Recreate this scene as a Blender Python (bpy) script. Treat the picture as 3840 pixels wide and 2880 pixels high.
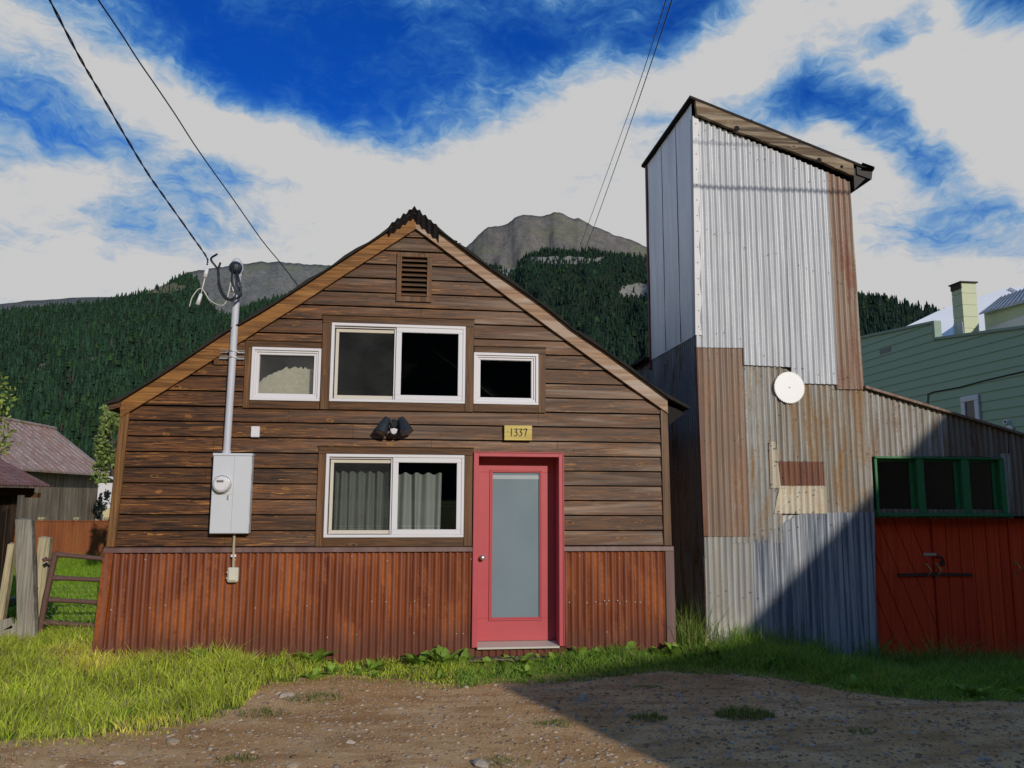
import bpy, math, random
import numpy as np
from mathutils import Vector
PI = math.pi
random.seed(7); rng = np.random.default_rng(7)
for o in list(bpy.data.objects): bpy.data.objects.remove(o)
SC = bpy.context.scene; COL = SC.collection

# ------------------------------------------------------------------ camera
F = 3000.0                       # focal length in pixels of the 3840 px wide photograph
PIT, YAW, ROLL = (math.radians(a) for a in (8.02, 7.17, 0.275))
EYE = np.array([0.0, 0.0, 1.87])
_f = np.array([math.sin(YAW)*math.cos(PIT), math.cos(YAW)*math.cos(PIT), math.sin(PIT)])
_r = np.array([math.cos(YAW), -math.sin(YAW), 0]); _u = np.cross(_r, _f)
_r2 = math.cos(ROLL)*_r + math.sin(ROLL)*_u; _u2 = -math.sin(ROLL)*_r + math.cos(ROLL)*_u
def ray(px, py): return _r2*(px-1920)/F - _u2*(py-1440)/F + _f
def at(px, py, Y): d = ray(px, py); return EYE + d*(Y/d[1])            # on the plane y = Y
def on_x(px, py, X): d = ray(px, py); return EYE + d*(X/d[0])
def on_z(px, py, Z): d = ray(px, py); return EYE + d*((Z-EYE[2])/d[2])
def to_px(p):
    c = np.asarray(p)-EYE; w = c@_f
    return 1920+F*(c@_r2)/w, 1440-F*(c@_u2)/w
cam_d = bpy.data.cameras.new('camera'); cam = bpy.data.objects.new('camera', cam_d); COL.objects.link(cam)
from mathutils import Matrix
cam.matrix_world = Matrix(((_r2[0], _u2[0], -_f[0], EYE[0]), (_r2[1], _u2[1], -_f[1], EYE[1]), (_r2[2], _u2[2], -_f[2], EYE[2]), (0, 0, 0, 1)))
cam_d.sensor_width = 36; cam_d.lens = 36*F/3840; cam_d.clip_start = .05; cam_d.clip_end = 20000
SC.camera = cam
SC.view_settings.view_transform = 'Standard'; SC.view_settings.look = 'None'; SC.view_settings.gamma = 1
SC.view_settings.exposure = 0.12

# ------------------------------------------------------------------ node helpers
def nd(nt, typ, ins=None, **props):
    n = nt.nodes.new(typ)
    for k, v in props.items(): setattr(n, k, v)
    for k, v in (ins or {}).items():
        s = n.inputs[k]
        if isinstance(v, bpy.types.NodeSocket): nt.links.new(v, s)
        else: s.default_value = v
    return n
def M(nt, op, a, b=0.0, c=0.0, clamp=False):
    return nd(nt, 'ShaderNodeMath', {0: a, 1: b, 2: c}, operation=op, use_clamp=clamp).outputs[0]
def MIX(nt, f, a, b, blend='MIX'):
    def c4(v): return v if isinstance(v, bpy.types.NodeSocket) else (tuple(v)+(1,) if len(v) == 3 else v)
    return nd(nt, 'ShaderNodeMix', {0: f, 6: c4(a), 7: c4(b)}, data_type='RGBA', blend_type=blend).outputs[2]
def SS(nt, v, lo, hi):            # smooth step
    return nd(nt, 'ShaderNodeMapRange', {0: v, 1: lo, 2: hi, 3: 0.0, 4: 1.0}, interpolation_type='SMOOTHSTEP').outputs[0]
def MAP(nt, vec, sc=(1, 1, 1), loc=(0, 0, 0), rot=(0, 0, 0), typ='POINT'):
    return nd(nt, 'ShaderNodeMapping', {0: vec, 1: loc, 2: rot, 3: sc}, vector_type=typ).outputs[0]
def NOI(nt, vec, scale=1, detail=4, rough=.55, dist=0):
    return nd(nt, 'ShaderNodeTexNoise', {'Vector': vec, 'Scale': scale, 'Detail': detail, 'Roughness': rough, 'Distortion': dist}).outputs[0]
def POS(nt): return nd(nt, 'ShaderNodeNewGeometry').outputs[0]
def XYZ(nt, v): return nd(nt, 'ShaderNodeSeparateXYZ', {0: v}).outputs
def new_mat(name):
    m = bpy.data.materials.new(name); m.use_nodes = True; nt = m.node_tree
    for n in list(nt.nodes): nt.nodes.remove(n)
    out = nt.nodes.new('ShaderNodeOutputMaterial')
    b = nt.nodes.new('ShaderNodeBsdfPrincipled'); nt.links.new(b.outputs[0], out.inputs[0])
    return m, nt, b, out
def put(nt, b, color=None, rough=None, metal=None, bump=None, bstr=.3, bdist=.01, spec=None):
    def s(k, v):
        if v is None: return
        if isinstance(v, bpy.types.NodeSocket): nt.links.new(v, b.inputs[k])
        elif k == 'Base Color': b.inputs[k].default_value = tuple(v)+(1,) if len(v) == 3 else v
        else: b.inputs[k].default_value = v
    s('Base Color', color); s('Roughness', rough); s('Metallic', metal); s('Specular IOR Level', spec)
    if bump is not None:
        n = nd(nt, 'ShaderNodeBump', {'Strength': bstr, 'Distance': bdist, 'Height': bump})
        nt.links.new(n.outputs[0], b.inputs['Normal'])

# ------------------------------------------------------------------ world and sun
SUN = Vector((.37, -1, .38)).normalized()
EL = math.asin(SUN.z); AZ = math.atan2(SUN.x, SUN.y)
W = bpy.data.worlds.new('World'); SC.world = W; W.use_nodes = True
nt = W.node_tree
for n in list(nt.nodes): nt.nodes.remove(n)
SKY_S = 0.085
sky = nd(nt, 'ShaderNodeTexSky', sky_type='NISHITA', sun_disc=False, sun_elevation=EL, sun_rotation=AZ, altitude=2800, air_density=1.0, dust_density=.4, ozone_density=3.0)
skyc = MIX(nt, 1.0, sky.outputs[0], (.05, .50, 1.45), 'MULTIPLY')
gen = nd(nt, 'ShaderNodeTexCoord').outputs['Generated']
sx, sy, sz = XYZ(nt, gen)
u = M(nt, 'ARCTAN2', sx, sy); v = M(nt, 'ARCSINE', sz)
uv = nd(nt, 'ShaderNodeCombineXYZ', {0: u, 1: v, 2: 0.0}).outputs[0]
wobn = nd(nt, 'ShaderNodeTexNoise', {'Vector': uv, 'Scale': 7.0, 'Detail': 4.0, 'Roughness': .6})
wob = nd(nt, 'ShaderNodeVectorMath', {0: wobn.outputs[1], 1: (.5, .5, .5)}, operation='SUBTRACT').outputs[0]
uvw = nd(nt, 'ShaderNodeVectorMath', {0: wob, 1: (.09, .07, 0), 2: uv}, operation='MULTIPLY_ADD').outputs[0]
def azel(dx, dy):                 # direction of a point of the photograph (2212 px wide scale)
    d = ray(dx*3840/2212, dy*3840/2212); d = d/np.linalg.norm(d)
    return math.atan2(d[0], d[1]), math.asin(d[2])
field = nd(nt, 'ShaderNodeMapRange', {0: v, 1: azel(1106, 450)[1], 2: azel(1106, 120)[1], 3: 1.16, 4: .50}).outputs[0]
CL = [  # cloud masses and clear gaps by direction: centre, radii, tilt, weight
 (1780, 70, 400, 130, -14, .50), (2080, 190, 260, 190, 25, .55), (1480, 150, 420, 90, -18, .42), (1180, 270, 330, 90, -8, .32), (2190, 340, 120, 130, 0, .3),
 (60, 130, 330, 70, 12, .42), (330, 200, 300, 70, 22, .22), (720, 330, 420, 60, 8, .22), (110, 390, 200, 45, -25, .42), (500, 260, 260, 70, 28, .28), (1000, 420, 700, 130, 0, .3), (250, 560, 600, 90, 8, .25), (1750, 660, 600, 160, 0, .5),
 (620, 60, 420, 170, 12, -.52), (900, 130, 440, 160, 4, -.48), (720, 190, 330, 90, 16, -.25), (330, 30, 320, 80, 20, -.30), (170, 260, 420, 85, 14, -.50), (230, 350, 400, 110, 12, -.40), (70, 470, 280, 85, 0, -.46), (330, 440, 220, 80, 30, -.20),
 (600, 378, 130, 40, 5, -.48), (1955, 50, 70, 38, -25, -.62), (1885, 92, 60, 32, 0, -.55), (2200, 10, 95, 60, 20, -.9),
 (1640, 225, 270, 50, -5, -.60), (1820, 225, 170, 42, 14, -.45), (1950, 290, 200, 60, 42, -.62), (2100, 410, 250, 80, 42, -.70), (2060, 500, 210, 60, 0, -.55), (1930, 450, 150, 90, 0, -.22),
 (1200, 40, 330, 70, -5, -.42), (1470, 50, 190, 50, -20, -.50), (1390, 240, 110, 40, -10, -.36), (1400, 290, 60, 60, 0, -.25), (950, 40, 120, 60, 30, .35), (1250, 120, 160, 30, -25, .25)]
for cx, cy, rx, ry, tilt, w in CL:
    a, e = azel(cx, cy)
    k = 1/1728.0
    m = MAP(nt, uvw, (rx*k*1.3, ry*k*1.3, 1), (a, e, 0), (0, 0, math.radians(-tilt)), 'TEXTURE')
    g = nd(nt, 'ShaderNodeTexGradient', {0: m}, gradient_type='SPHERICAL').outputs[1]
    field = M(nt, 'MULTIPLY_ADD', M(nt, 'SMOOTH_MIN', g, .6, .3), w*1.35, field)
# cloud thinned to the sides, behind the viewer and overhead, to lower fill light
field = M(nt, 'MULTIPLY_ADD', SS(nt, M(nt, 'ABSOLUTE', u), .95, 1.5), -.26, field)
field = M(nt, 'MULTIPLY_ADD', SS(nt, v, .70, .95), -.10, field)
wisp = MAP(nt, uvw, (1, 2.6, 1), rot=(0, 0, .5))
n1 = NOI(nt, MAP(nt, uvw, (1, 1.7, 1), rot=(0, 0, .35)), 8.0, 9, .62, .2)
n2 = NOI(nt, wisp, 22.0, 8, .68, .9)
n3 = NOI(nt, MAP(nt, uv, (1, 1.2, 1)), 60.0, 5, .6, .3)
nn = M(nt, 'MULTIPLY_ADD', M(nt, 'SUBTRACT', n1, .5), 1.7, M(nt, 'MULTIPLY_ADD', M(nt, 'SUBTRACT', n2, .5), 1.0, M(nt, 'MULTIPLY', M(nt, 'SUBTRACT', n3, .5), .22)))
dens = M(nt, 'ADD', field, nn)
mask = nd(nt, 'ShaderNodeMapRange', {0: dens, 1: -.42, 2: 1.10, 3: 0.0, 4: 1.0}).outputs[0]
mask = M(nt, 'POWER', mask, 2.1)
mask = M(nt, 'MULTIPLY', mask, SS(nt, sz, -.02, .01))
veil = MIX(nt, M(nt, 'MULTIPLY', mask, 2.4, clamp=True), skyc, tuple(c/SKY_S for c in (.07, .26, .52)))
cl = MIX(nt, SS(nt, mask, .10, .98), veil, tuple(.535/SKY_S*c for c in (1, 1, 1.0)))
bg = nd(nt, 'ShaderNodeBackground', {0: cl, 1: SKY_S})
nt.links.new(bg.outputs[0], nd(nt, 'ShaderNodeOutputWorld').inputs[0])
W.cycles.sampling_method = 'MANUAL'; W.cycles.sample_map_resolution = 512
sl = bpy.data.lights.new('sun', 'SUN'); sl.energy = 2.7; sl.angle = math.radians(.55); sl.color = (1, .93, .82)
so = bpy.data.objects.new('sun', sl); COL.objects.link(so); so.rotation_euler = SUN.to_track_quat('Z', 'Y').to_euler(); so.location = (30, -60, 40)

# ------------------------------------------------------------------ mesh helpers
ORIG = {}
class MB:
    def __init__(s): s.v = []; s.f = []; s.m = []; s.mi = 0
    def add(s, vs, fs):
        b = len(s.v); s.v += [tuple(map(float, p)) for p in vs]
        for f in fs: s.f.append(tuple(b+i for i in f)); s.m.append(s.mi)
    def hexa(s, p):               # eight corners: bottom ring then top ring
        s.add(p, [(3, 2, 1, 0), (4, 5, 6, 7), (0, 1, 5, 4), (1, 2, 6, 5), (2, 3, 7, 6), (3, 0, 4, 7)])
    def box(s, x0, x1, y0, y1, z0, z1):
        s.hexa([(x0, y0, z0), (x1, y0, z0), (x1, y1, z0), (x0, y1, z0), (x0, y0, z1), (x1, y0, z1), (x1, y1, z1), (x0, y1, z1)])
    def prism(s, poly, y0, y1):   # polygon in x,z pushed from y0 to y1
        n = len(poly)
        s.add([(x, y0, z) for x, z in poly]+[(x, y1, z) for x, z in poly],
              [tuple(range(n)), tuple(range(2*n-1, n-1, -1))]+[(i, i+n, (i+1) % n+n, (i+1) % n) for i in range(n)])
    def prism_x(s, poly, x0, x1): # polygon in y,z pushed from x0 to x1
        n = len(poly)
        s.add([(x0, y, z) for y, z in poly]+[(x1, y, z) for y, z in poly],
              [tuple(range(n)), tuple(range(2*n-1, n-1, -1))]+[(i, i+n, (i+1) % n+n, (i+1) % n) for i in range(n)])
    def beam(s, a, b, w, h, up=(0, 0, 1)):   # rectangular bar from a to b
        a = np.array(a, float); b = np.array(b, float); d = b-a; d /= np.linalg.norm(d)
        x = np.cross(d, up); x /= np.linalg.norm(x); z = np.cross(x, d)
        s.hexa([p+x*i*w/2+z*j*h/2 for p in (a, b) for i, j in ((-1, -1), (1, -1), (1, 1), (-1, 1))])
    def tube(s, path, r, n=8, cap=True):
        P = [np.array(p, float) for p in path]; k = len(P)
        R = [r]*k if np.isscalar(r) else list(r)
        ref = np.array([.137, .31, .94]); rings = []
        for i in range(k):
            t = P[min(i+1, k-1)]-P[max(i-1, 0)]; t /= np.linalg.norm(t)
            if i == 0:
                a = np.cross(t, ref); a /= np.linalg.norm(a)
            else:
                a = a-t*(a@t); a /= np.linalg.norm(a)
            b = np.cross(t, a)
            rings += [P[i]+R[i]*(a*math.cos(2*PI*j/n)+b*math.sin(2*PI*j/n)) for j in range(n)]
        fs = [(i*n+j, i*n+(j+1) % n, (i+1)*n+(j+1) % n, (i+1)*n+j) for i in range(k-1) for j in range(n)]
        if cap: fs += [tuple(range(n-1, -1, -1)), tuple(range((k-1)*n, k*n))]
        s.add(rings, fs)
    def ball(s, c, r, n=8, m=5, sq=(1, 1, 1)):
        vs = []; fs = []
        for i in range(m+1):
            t = PI*i/m
            for j in range(n):
                p = 2*PI*j/n; vs.append((c[0]+r*sq[0]*math.sin(t)*math.cos(p), c[1]+r*sq[1]*math.sin(t)*math.sin(p), c[2]+r*sq[2]*math.cos(t)))
        for i in range(m):
            for j in range(n): fs.append((i*n+j, (i+1)*n+j, (i+1)*n+(j+1) % n, i*n+(j+1) % n))
        s.add(vs, fs)
    def build(s, name, mats, parent=None, origin=None, bevel=0, smooth=False):
        me = bpy.data.meshes.new(name)
        if origin is None: origin = ORIG.get(parent.name, (0, 0, 0)) if parent else (0, 0, 0)
        o0 = np.array(origin, float)
        me.from_pydata([tuple(np.array(p)-o0) for p in s.v], [], s.f)
        mats = mats if isinstance(mats, (list, tuple)) else [mats]
        for m in mats: me.materials.append(m)
        if len(mats) > 1: me.polygons.foreach_set('material_index', s.m)
        me.update()
        if smooth: me.polygons.foreach_set('use_smooth', [True]*len(me.polygons))
        o = bpy.data.objects.new(name, me); COL.objects.link(o)
        if parent: o.parent = parent
        else: o.location = tuple(o0)
        ORIG[o.name] = tuple(o0)
        if bevel:
            b = o.modifiers.new('bevel', 'BEVEL'); b.width = bevel; b.segments = 1; b.limit_method = 'ANGLE'
        return o
def fast_mesh(name, V, Fq, mats, col=None, parent=None, kind=None, n=3, smooth=False):
    V = np.asarray(V, np.float32); Fq = np.asarray(Fq, np.int32)
    me = bpy.data.meshes.new(name); me.vertices.add(len(V)); me.vertices.foreach_set('co', V.ravel())
    k = Fq.shape[1]; me.loops.add(Fq.size); me.loops.foreach_set('vertex_index', Fq.ravel())
    me.polygons.add(len(Fq)); me.polygons.foreach_set('loop_start', np.arange(0, Fq.size, k, dtype=np.int32))
    me.update(calc_edges=True)
    if col is not None:
        a = me.color_attributes.new('tint', 'FLOAT_COLOR', 'POINT')
        c = np.ones((len(V), 4), np.float32); c[:, :3] = col; a.data.foreach_set('color', c.ravel())
    if smooth: me.polygons.foreach_set('use_smooth', [True]*len(me.polygons))
    for m in (mats if isinstance(mats, list) else [mats]): me.materials.append(m)
    o = bpy.data.objects.new(name, me); COL.objects.link(o)
    if kind: o['kind'] = kind
    if parent: o.parent = parent
    return o
def tag(o, label, cat=None, group=None, kind=None):
    if label: o['label'] = label
    if cat: o['category'] = cat
    if group: o['group'] = group
    if kind: o['kind'] = kind
    return o
def thing(name, label, cat, loc, group=None):
    o = bpy.data.objects.new(name, None); COL.objects.link(o); o.location = loc; o.empty_display_size = .2
    ORIG[o.name] = tuple(loc); return tag(o, label, cat, group)
def vnoise(x, y, s=1.0, seed=0):  # cheap smooth noise
    x = np.asarray(x)*s+seed*17.3; y = np.asarray(y)*s-seed*9.1
    return (np.sin(x*1.3+1.7*np.sin(y*.7))+np.sin(y*1.7+1.3*np.sin(x*.9+2))+.5*np.sin(x*3.1+y*2.3)+.5*np.sin(y*3.7-x*2.9))/3
def sstep(a, b, t):
    t = np.clip((np.asarray(t, float)-a)/(b-a), 0, 1); return t*t*(3-2*t)
def ground_z(x, y):
    x = np.asarray(x, float); y = np.asarray(y, float)
    z = .07+.05*sstep(7.6, 8.8, y)-.24*sstep(3.4, 6.2, x)*sstep(7.0, 9.0, y)-.05*sstep(2.6, 6, x)+.09*sstep(-.6, -3.4, x)*sstep(7.0, 8.8, y)-.05*np.exp(-((x-.6)/1.0)**2)*sstep(7.8, 8.9, y)
    z = z+.15*sstep(10, 19, y)*sstep(60, 20, y)*(1-sstep(2, 4, x))
    return z+.012*vnoise(x, y, 1.9)*(np.abs(y) < 40)

# ------------------------------------------------------------------ materials
def flat(name, color, rough=.6, metal=0, var=.12, scale=8, spec=.4, bump=.05):
    m, nt, b, _ = new_mat(name); p = POS(nt)
    n = NOI(nt, p, scale, 5, .6)
    c = MIX(nt, n, tuple(c*(1-var) for c in color), tuple(min(1, c*(1+var)) for c in color))
    put(nt, b, c, rough, metal, NOI(nt, p, scale*9, 3), bump, .004, spec); return m
def wood(name, dark, mid, light, axis='x', grey=None, fine=1.0, board=None, lightamt=.5, xgrad=None):
    """weathered wood: grain runs along axis; board = (axis index, start, pitch) gives each board its own tone"""
    m, nt, b, _ = new_mat(name); p = POS(nt); xs = XYZ(nt, p)
    sc = {'x': (1.6, 5, 32), 'z': (34, 5, .9), 'y': (34, .9, 34)}[axis]
    q = p
    if board:
        k = M(nt, 'FLOOR', M(nt, 'DIVIDE', M(nt, 'SUBTRACT', xs[board[0]], board[1]), board[2]))
        rnd = nd(nt, 'ShaderNodeTexWhiteNoise', {'W': k}, noise_dimensions='1D')
        off = nd(nt, 'ShaderNodeVectorMath', {0: rnd.outputs[1], 1: (9, 9, 9)}, operation='MULTIPLY').outputs[0]
        q = nd(nt, 'ShaderNodeVectorMath', {0: p, 1: off}, operation='ADD').outputs[0]
    g = NOI(nt, MAP(nt, q, tuple(s*fine for s in sc)), 1.0, 7, .62, 1.2)
    g2 = NOI(nt, MAP(nt, q, tuple(s*fine*.35 for s in sc)), 1.0, 4, .6, 2.0)
    g3 = NOI(nt, MAP(nt, q, tuple(s*fine*3.2 for s in sc)), 1.0, 3, .6, .5)
    c = MIX(nt, SS(nt, M(nt, 'MULTIPLY_ADD', g, .75, M(nt, 'MULTIPLY', g3, .25)), .40, .60), dark, mid)
    lf = M(nt, 'MULTIPLY', SS(nt, M(nt, 'MULTIPLY_ADD', g2, .6, M(nt, 'MULTIPLY', g3, .4)), .55, .68), lightamt)
    c = MIX(nt, lf, c, light)
    if grey:
        gf = SS(nt, NOI(nt, MAP(nt, q, tuple(s*.22 for s in sc)), 1.0, 5, .65, .8), .44, .68)
        if xgrad: gf = M(nt, 'MULTIPLY', M(nt, 'ADD', gf, .25), SS(nt, xs[0], xgrad[0], xgrad[1]))
        c = MIX(nt, M(nt, 'MULTIPLY', gf, .8), c, grey)
    # fine pale scratches where the stain has worn off, and small irregular knots
    scr = NOI(nt, MAP(nt, q, tuple(s*fine*t for s, t in zip(sc, {'x': (2.2, 1, 3.0), 'z': (3.0, 1, 2.2), 'y': (3, 1, 3)}[axis]))), 1.0, 3, .7, 1.6)
    pat = NOI(nt, MAP(nt, q, tuple(s*fine*.5 for s in sc)), 1.0, 4, .6, 1.0)
    c = MIX(nt, M(nt, 'MULTIPLY', M(nt, 'MULTIPLY', SS(nt, scr, .60, .70), SS(nt, pat, .46, .60)), min(1, lightamt*1.5)), c, tuple(min(1, x*1.35) for x in light))
    kq = nd(nt, 'ShaderNodeVectorMath', {0: nd(nt, 'ShaderNodeTexNoise', {'Vector': q, 'Scale': 14.0}).outputs[1], 1: (.06, .06, .06), 2: q}, operation='MULTIPLY_ADD').outputs[0]
    kc = MAP(nt, kq, {'x': (2.6, 1, 6.5), 'z': (6.5, 1, 2.6), 'y': (7, 2, 7)}[axis])
    vo = nd(nt, 'ShaderNodeTexVoronoi', {'Vector': kc, 'Scale': 1.0, 'Randomness': 1.0})
    kon = SS(nt, XYZ(nt, vo.outputs[1])[1], .20, .40)
    kn = M(nt, 'MULTIPLY', kon, M(nt, 'SUBTRACT', 1.0, SS(nt, vo.outputs['Distance'], .025, .11)))
    c = MIX(nt, M(nt, 'MULTIPLY', kn, .7), c, tuple(x*.5 for x in dark))
    ring = M(nt, 'MULTIPLY', kon, M(nt, 'MULTIPLY', SS(nt, vo.outputs['Distance'], .06, .10), M(nt, 'SUBTRACT', 1.0, SS(nt, vo.outputs['Distance'], .10, .15))))
    c = MIX(nt, M(nt, 'MULTIPLY', ring, .38), c, light)
    if board:
        vv = M(nt, 'MULTIPLY_ADD', rnd.outputs[0], .5, .75)
        c = MIX(nt, 1.0, c, nd(nt, 'ShaderNodeCombineXYZ', {0: vv, 1: vv, 2: vv}).outputs[0], 'MULTIPLY')
    big = NOI(nt, p, 1.3, 3, .5)
    bb = M(nt, 'MULTIPLY_ADD', big, .5, .75)
    c = MIX(nt, 1.0, c, nd(nt, 'ShaderNodeCombineXYZ', {0: bb, 1: bb, 2: bb}).outputs[0], 'MULTIPLY')
    put(nt, b, c, M(nt, 'MULTIPLY_ADD', g, .3, .5), 0, M(nt, 'ADD', g, M(nt, 'MULTIPLY', g3, .4)), .45, .006, .3)
    return m
def tin(name, base, tone, rust, amt=.3, metal=.15, seed=0, fine=1.0, rough=.5, low=None, crest=None):
    """corrugated sheet: base zinc colour, vertical weather streaks, rust bloom. low=(z0,z1,colour) is a stain with its own edge"""
    m, nt, b, _ = new_mat(name); p = MAP(nt, POS(nt), loc=(seed*3.7, 0, seed*1.9))
    st = NOI(nt, MAP(nt, p, (16*fine, 3, .55)), 1.0, 6, .62, .4)
    st2 = NOI(nt, MAP(nt, p, (5*fine, 3, .9)), 1.0, 5, .6, .8)
    sp = NOI(nt, p, 38, 5, .7)
    c = MIX(nt, SS(nt, st, .40, .60), base, tone)
    st3 = NOI(nt, MAP(nt, p, (30*fine, 5, .35)), 1.0, 4, .6, .6)
    c = MIX(nt, M(nt, 'MULTIPLY', SS(nt, st3, .50, .68), .12 if crest else .45 if amt > .15 else .2), c, tuple(x*.40 for x in tone))
    c = MIX(nt, M(nt, 'MULTIPLY', SS(nt, st3, .47, .33), .35), c, tuple(min(.8, x*1.45) for x in base))
    c = MIX(nt, M(nt, 'MULTIPLY', SS(nt, sp, .42, .75), .35), c, tuple(x*.62 for x in tone))
    rf = M(nt, 'MULTIPLY_ADD', st2, .6, M(nt, 'MULTIPLY_ADD', sp, .22, M(nt, 'MULTIPLY', st, .18)))
    rf = SS(nt, rf, .66-.36*amt, .80-.36*amt)
    rc = MIX(nt, NOI(nt, p, 21, 4, .6), tuple(x*.62 for x in rust), tuple(min(1, x*1.3) for x in rust))
    c = MIX(nt, rf, c, rc)
    if amt > .3 and not crest:
        va = M(nt, 'COSINE', M(nt, 'MULTIPLY', XYZ(nt, POS(nt))[0], 2*PI/.076))
        va = SS(nt, M(nt, 'ADD', va, M(nt, 'MULTIPLY', M(nt, 'SUBTRACT', st2, .5), 2.0)), .1, -.9)
        c = MIX(nt, M(nt, 'MULTIPLY', va, .42), c, tuple(x*.62 for x in rust))  # rusty valleys, darkened to strengthen the shading of the corrugation
    if crest:
        cr = M(nt, 'COSINE', M(nt, 'MULTIPLY', XYZ(nt, POS(nt))[0], 2*PI/.076))
        c = MIX(nt, M(nt, 'MULTIPLY', SS(nt, M(nt, 'ADD', cr, M(nt, 'MULTIPLY', M(nt, 'SUBTRACT', st2, .5), .9)), -.5, .8), crest[1]), c, crest[0])  # paler worn crests; the tint also carries the waves' light and dark
    if low:
        z = XYZ(nt, POS(nt))[2]
        lf = M(nt, 'SUBTRACT', 1.0, SS(nt, M(nt, 'ADD', z, M(nt, 'MULTIPLY', M(nt, 'SUBTRACT', st, .5), low[3])), low[0], low[1]))
        c = MIX(nt, M(nt, 'MULTIPLY', lf, .85), c, low[2])
    put(nt, b, c, M(nt, 'MULTIPLY_ADD', rf, .3, rough), M(nt, 'MULTIPLY', M(nt, 'SUBTRACT', 1.0, rf), metal), sp, .12, .003, .4)
    return m
def attr_mat(name, rough=.7, transl=0.0, spec=.2):
    m, nt, b, out = new_mat(name)
    a = nd(nt, 'ShaderNodeAttribute', attribute_name='tint')
    put(nt, b, a.outputs[0], rough, 0, spec=spec)
    if transl:
        t = nd(nt, 'ShaderNodeBsdfTranslucent', {0: a.outputs[0]})
        mx = nd(nt, 'ShaderNodeMixShader', {0: transl, 1: b.outputs[0], 2: t.outputs[0]})
        nt.links.new(mx.outputs[0], out.inputs[0])
    return m
def glass(name, tint=(.85, .9, .9), ior=1.45, dust=0.0, dcol=(.2, .2, .18), bump=0):
    m, nt, b, out = new_mat(name); nt.nodes.remove(b)
    tr = nd(nt, 'ShaderNodeBsdfTransparent', {0: tint+(1,)}); gl = nd(nt, 'ShaderNodeBsdfGlossy', {0: (1, 1, 1, 1), 1: .015})
    if bump:
        bn = nd(nt, 'ShaderNodeBump', {'Strength': bump, 'Distance': .01, 'Height': NOI(nt, POS(nt), 60, 3)}); nt.links.new(bn.outputs[0], gl.inputs['Normal'])
    fr = nd(nt, 'ShaderNodeFresnel', {0: ior}); s = nd(nt, 'ShaderNodeMixShader', {0: fr.outputs[0], 1: tr.outputs[0], 2: gl.outputs[0]})
    if dust:
        df = nd(nt, 'ShaderNodeBsdfDiffuse', {0: dcol+(1,)})
        f = M(nt, 'MULTIPLY', NOI(nt, POS(nt), 3, 4), dust*2)
        s = nd(nt, 'ShaderNodeMixShader', {0: f, 1: s.outputs[0], 2: df.outputs[0]})
    nt.links.new(s.outputs[0], out.inputs[0]); return m

m_siding = wood('siding_wood', (.022, .0085, .003), (.125, .048, .015), (.46, .20, .042), 'x', (.25, .178, .130), 1.0, (2, 1.323, .1665), .7, (-2.6, 1.5))
m_trim = wood('trim_wood', (.050, .023, .009), (.125, .056, .021), (.32, .16, .048), 'x', (.20, .14, .10), 1.0, None, .35, (-1.5, 3.5))
m_trimv = wood('upright_trim_wood', (.06, .027, .010), (.155, .070, .025), (.36, .18, .055), 'z', (.22, .155, .11), 1.0, None, .4, (-2.5, 3.5))
m_corner = wood('corner_wood', (.10, .045, .014), (.22, .105, .034), (.40, .24, .09), 'z', None, 1.0, None, .4)
m_rakeL = wood('orange_rake_wood', (.13, .052, .012), (.30, .135, .035), (.52, .31, .11), 'x', None, .6, None, .4)
m_rakeR = wood('pale_rake_wood', (.22, .125, .07), (.38, .24, .15), (.52, .38, .26), 'x', (.46, .38, .32), .6, None, .4)
m_beam = wood('beam_wood', (.055, .034, .016), (.15, .095, .05), (.45, .34, .22), 'x', (.42, .34, .24), .42, None, .6)
m_grey = wood('grey_post_wood', (.16, .145, .12), (.30, .275, .235), (.46, .43, .37), 'z', None, 1.0, None, .4)
m_tanw = wood('pale_plank_wood', (.25, .21, .12), (.42, .36, .23), (.55, .5, .36), 'z', None, 1.0, None, .4)
m_barn = wood('barn_wood', (.15, .118, .088), (.23, .185, .14), (.32, .27, .21), 'z', None, .8, (1, 0, .28), .3)
m_shedw = wood('shed_wood', (.035, .022, .015), (.085, .048, .03), (.2, .14, .09), 'z', None, .8, (1, 0, .2), .4)
m_dark = flat('dark_interior', (.018, .017, .016), .9)
m_back = flat('black_backing', (.012, .010, .009), .9)  # near-black; in the siding gaps it stands for the lap shadow
m_skirt = tin('rusty_skirt_metal', (.215, .050, .010), (.125, .025, .006), (.34, .088, .011), .55, .0, 1, .45, .40, (.25, .60, (.12, .042, .028), .6), ((.205, .080, .055), .72))
m_rusttrim = tin('rust_trim_metal', (.13, .065, .055), (.17, .10, .085), (.15, .055, .035), .3, .0, 2, .4, .5)
m_zinc = tin('bright_zinc', (.57, .58, .605), (.44, .455, .485), (.30, .24, .16), .05, .12, 3)
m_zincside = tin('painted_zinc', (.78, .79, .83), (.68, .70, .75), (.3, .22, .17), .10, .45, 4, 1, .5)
m_tan = tin('tan_rust_zinc', (.36, .30, .215), (.25, .215, .165), (.30, .20, .12), .5, .05, 5)
m_pink = tin('pinkish_rust_zinc', (.29, .215, .165), (.22, .155, .115), (.30, .185, .12), .55, .05, 6)
m_red = tin('red_streaked_zinc', (.33, .27, .20), (.28, .17, .12), (.25, .10, .065), .55, .05, 7)
m_old = tin('old_grey_zinc', (.25, .265, .27), (.40, .395, .365), (.28, .175, .085), .52, .12, 8)
m_old2 = tin('older_tan_zinc', (.37, .36, .325), (.235, .215, .18), (.29, .175, .085), .55, .1, 9)
m_low = tin('low_blue_zinc', (.10, .125, .17), (.43, .44, .46), (.20, .165, .12), .25, .2, 10, 1.3)
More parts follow.
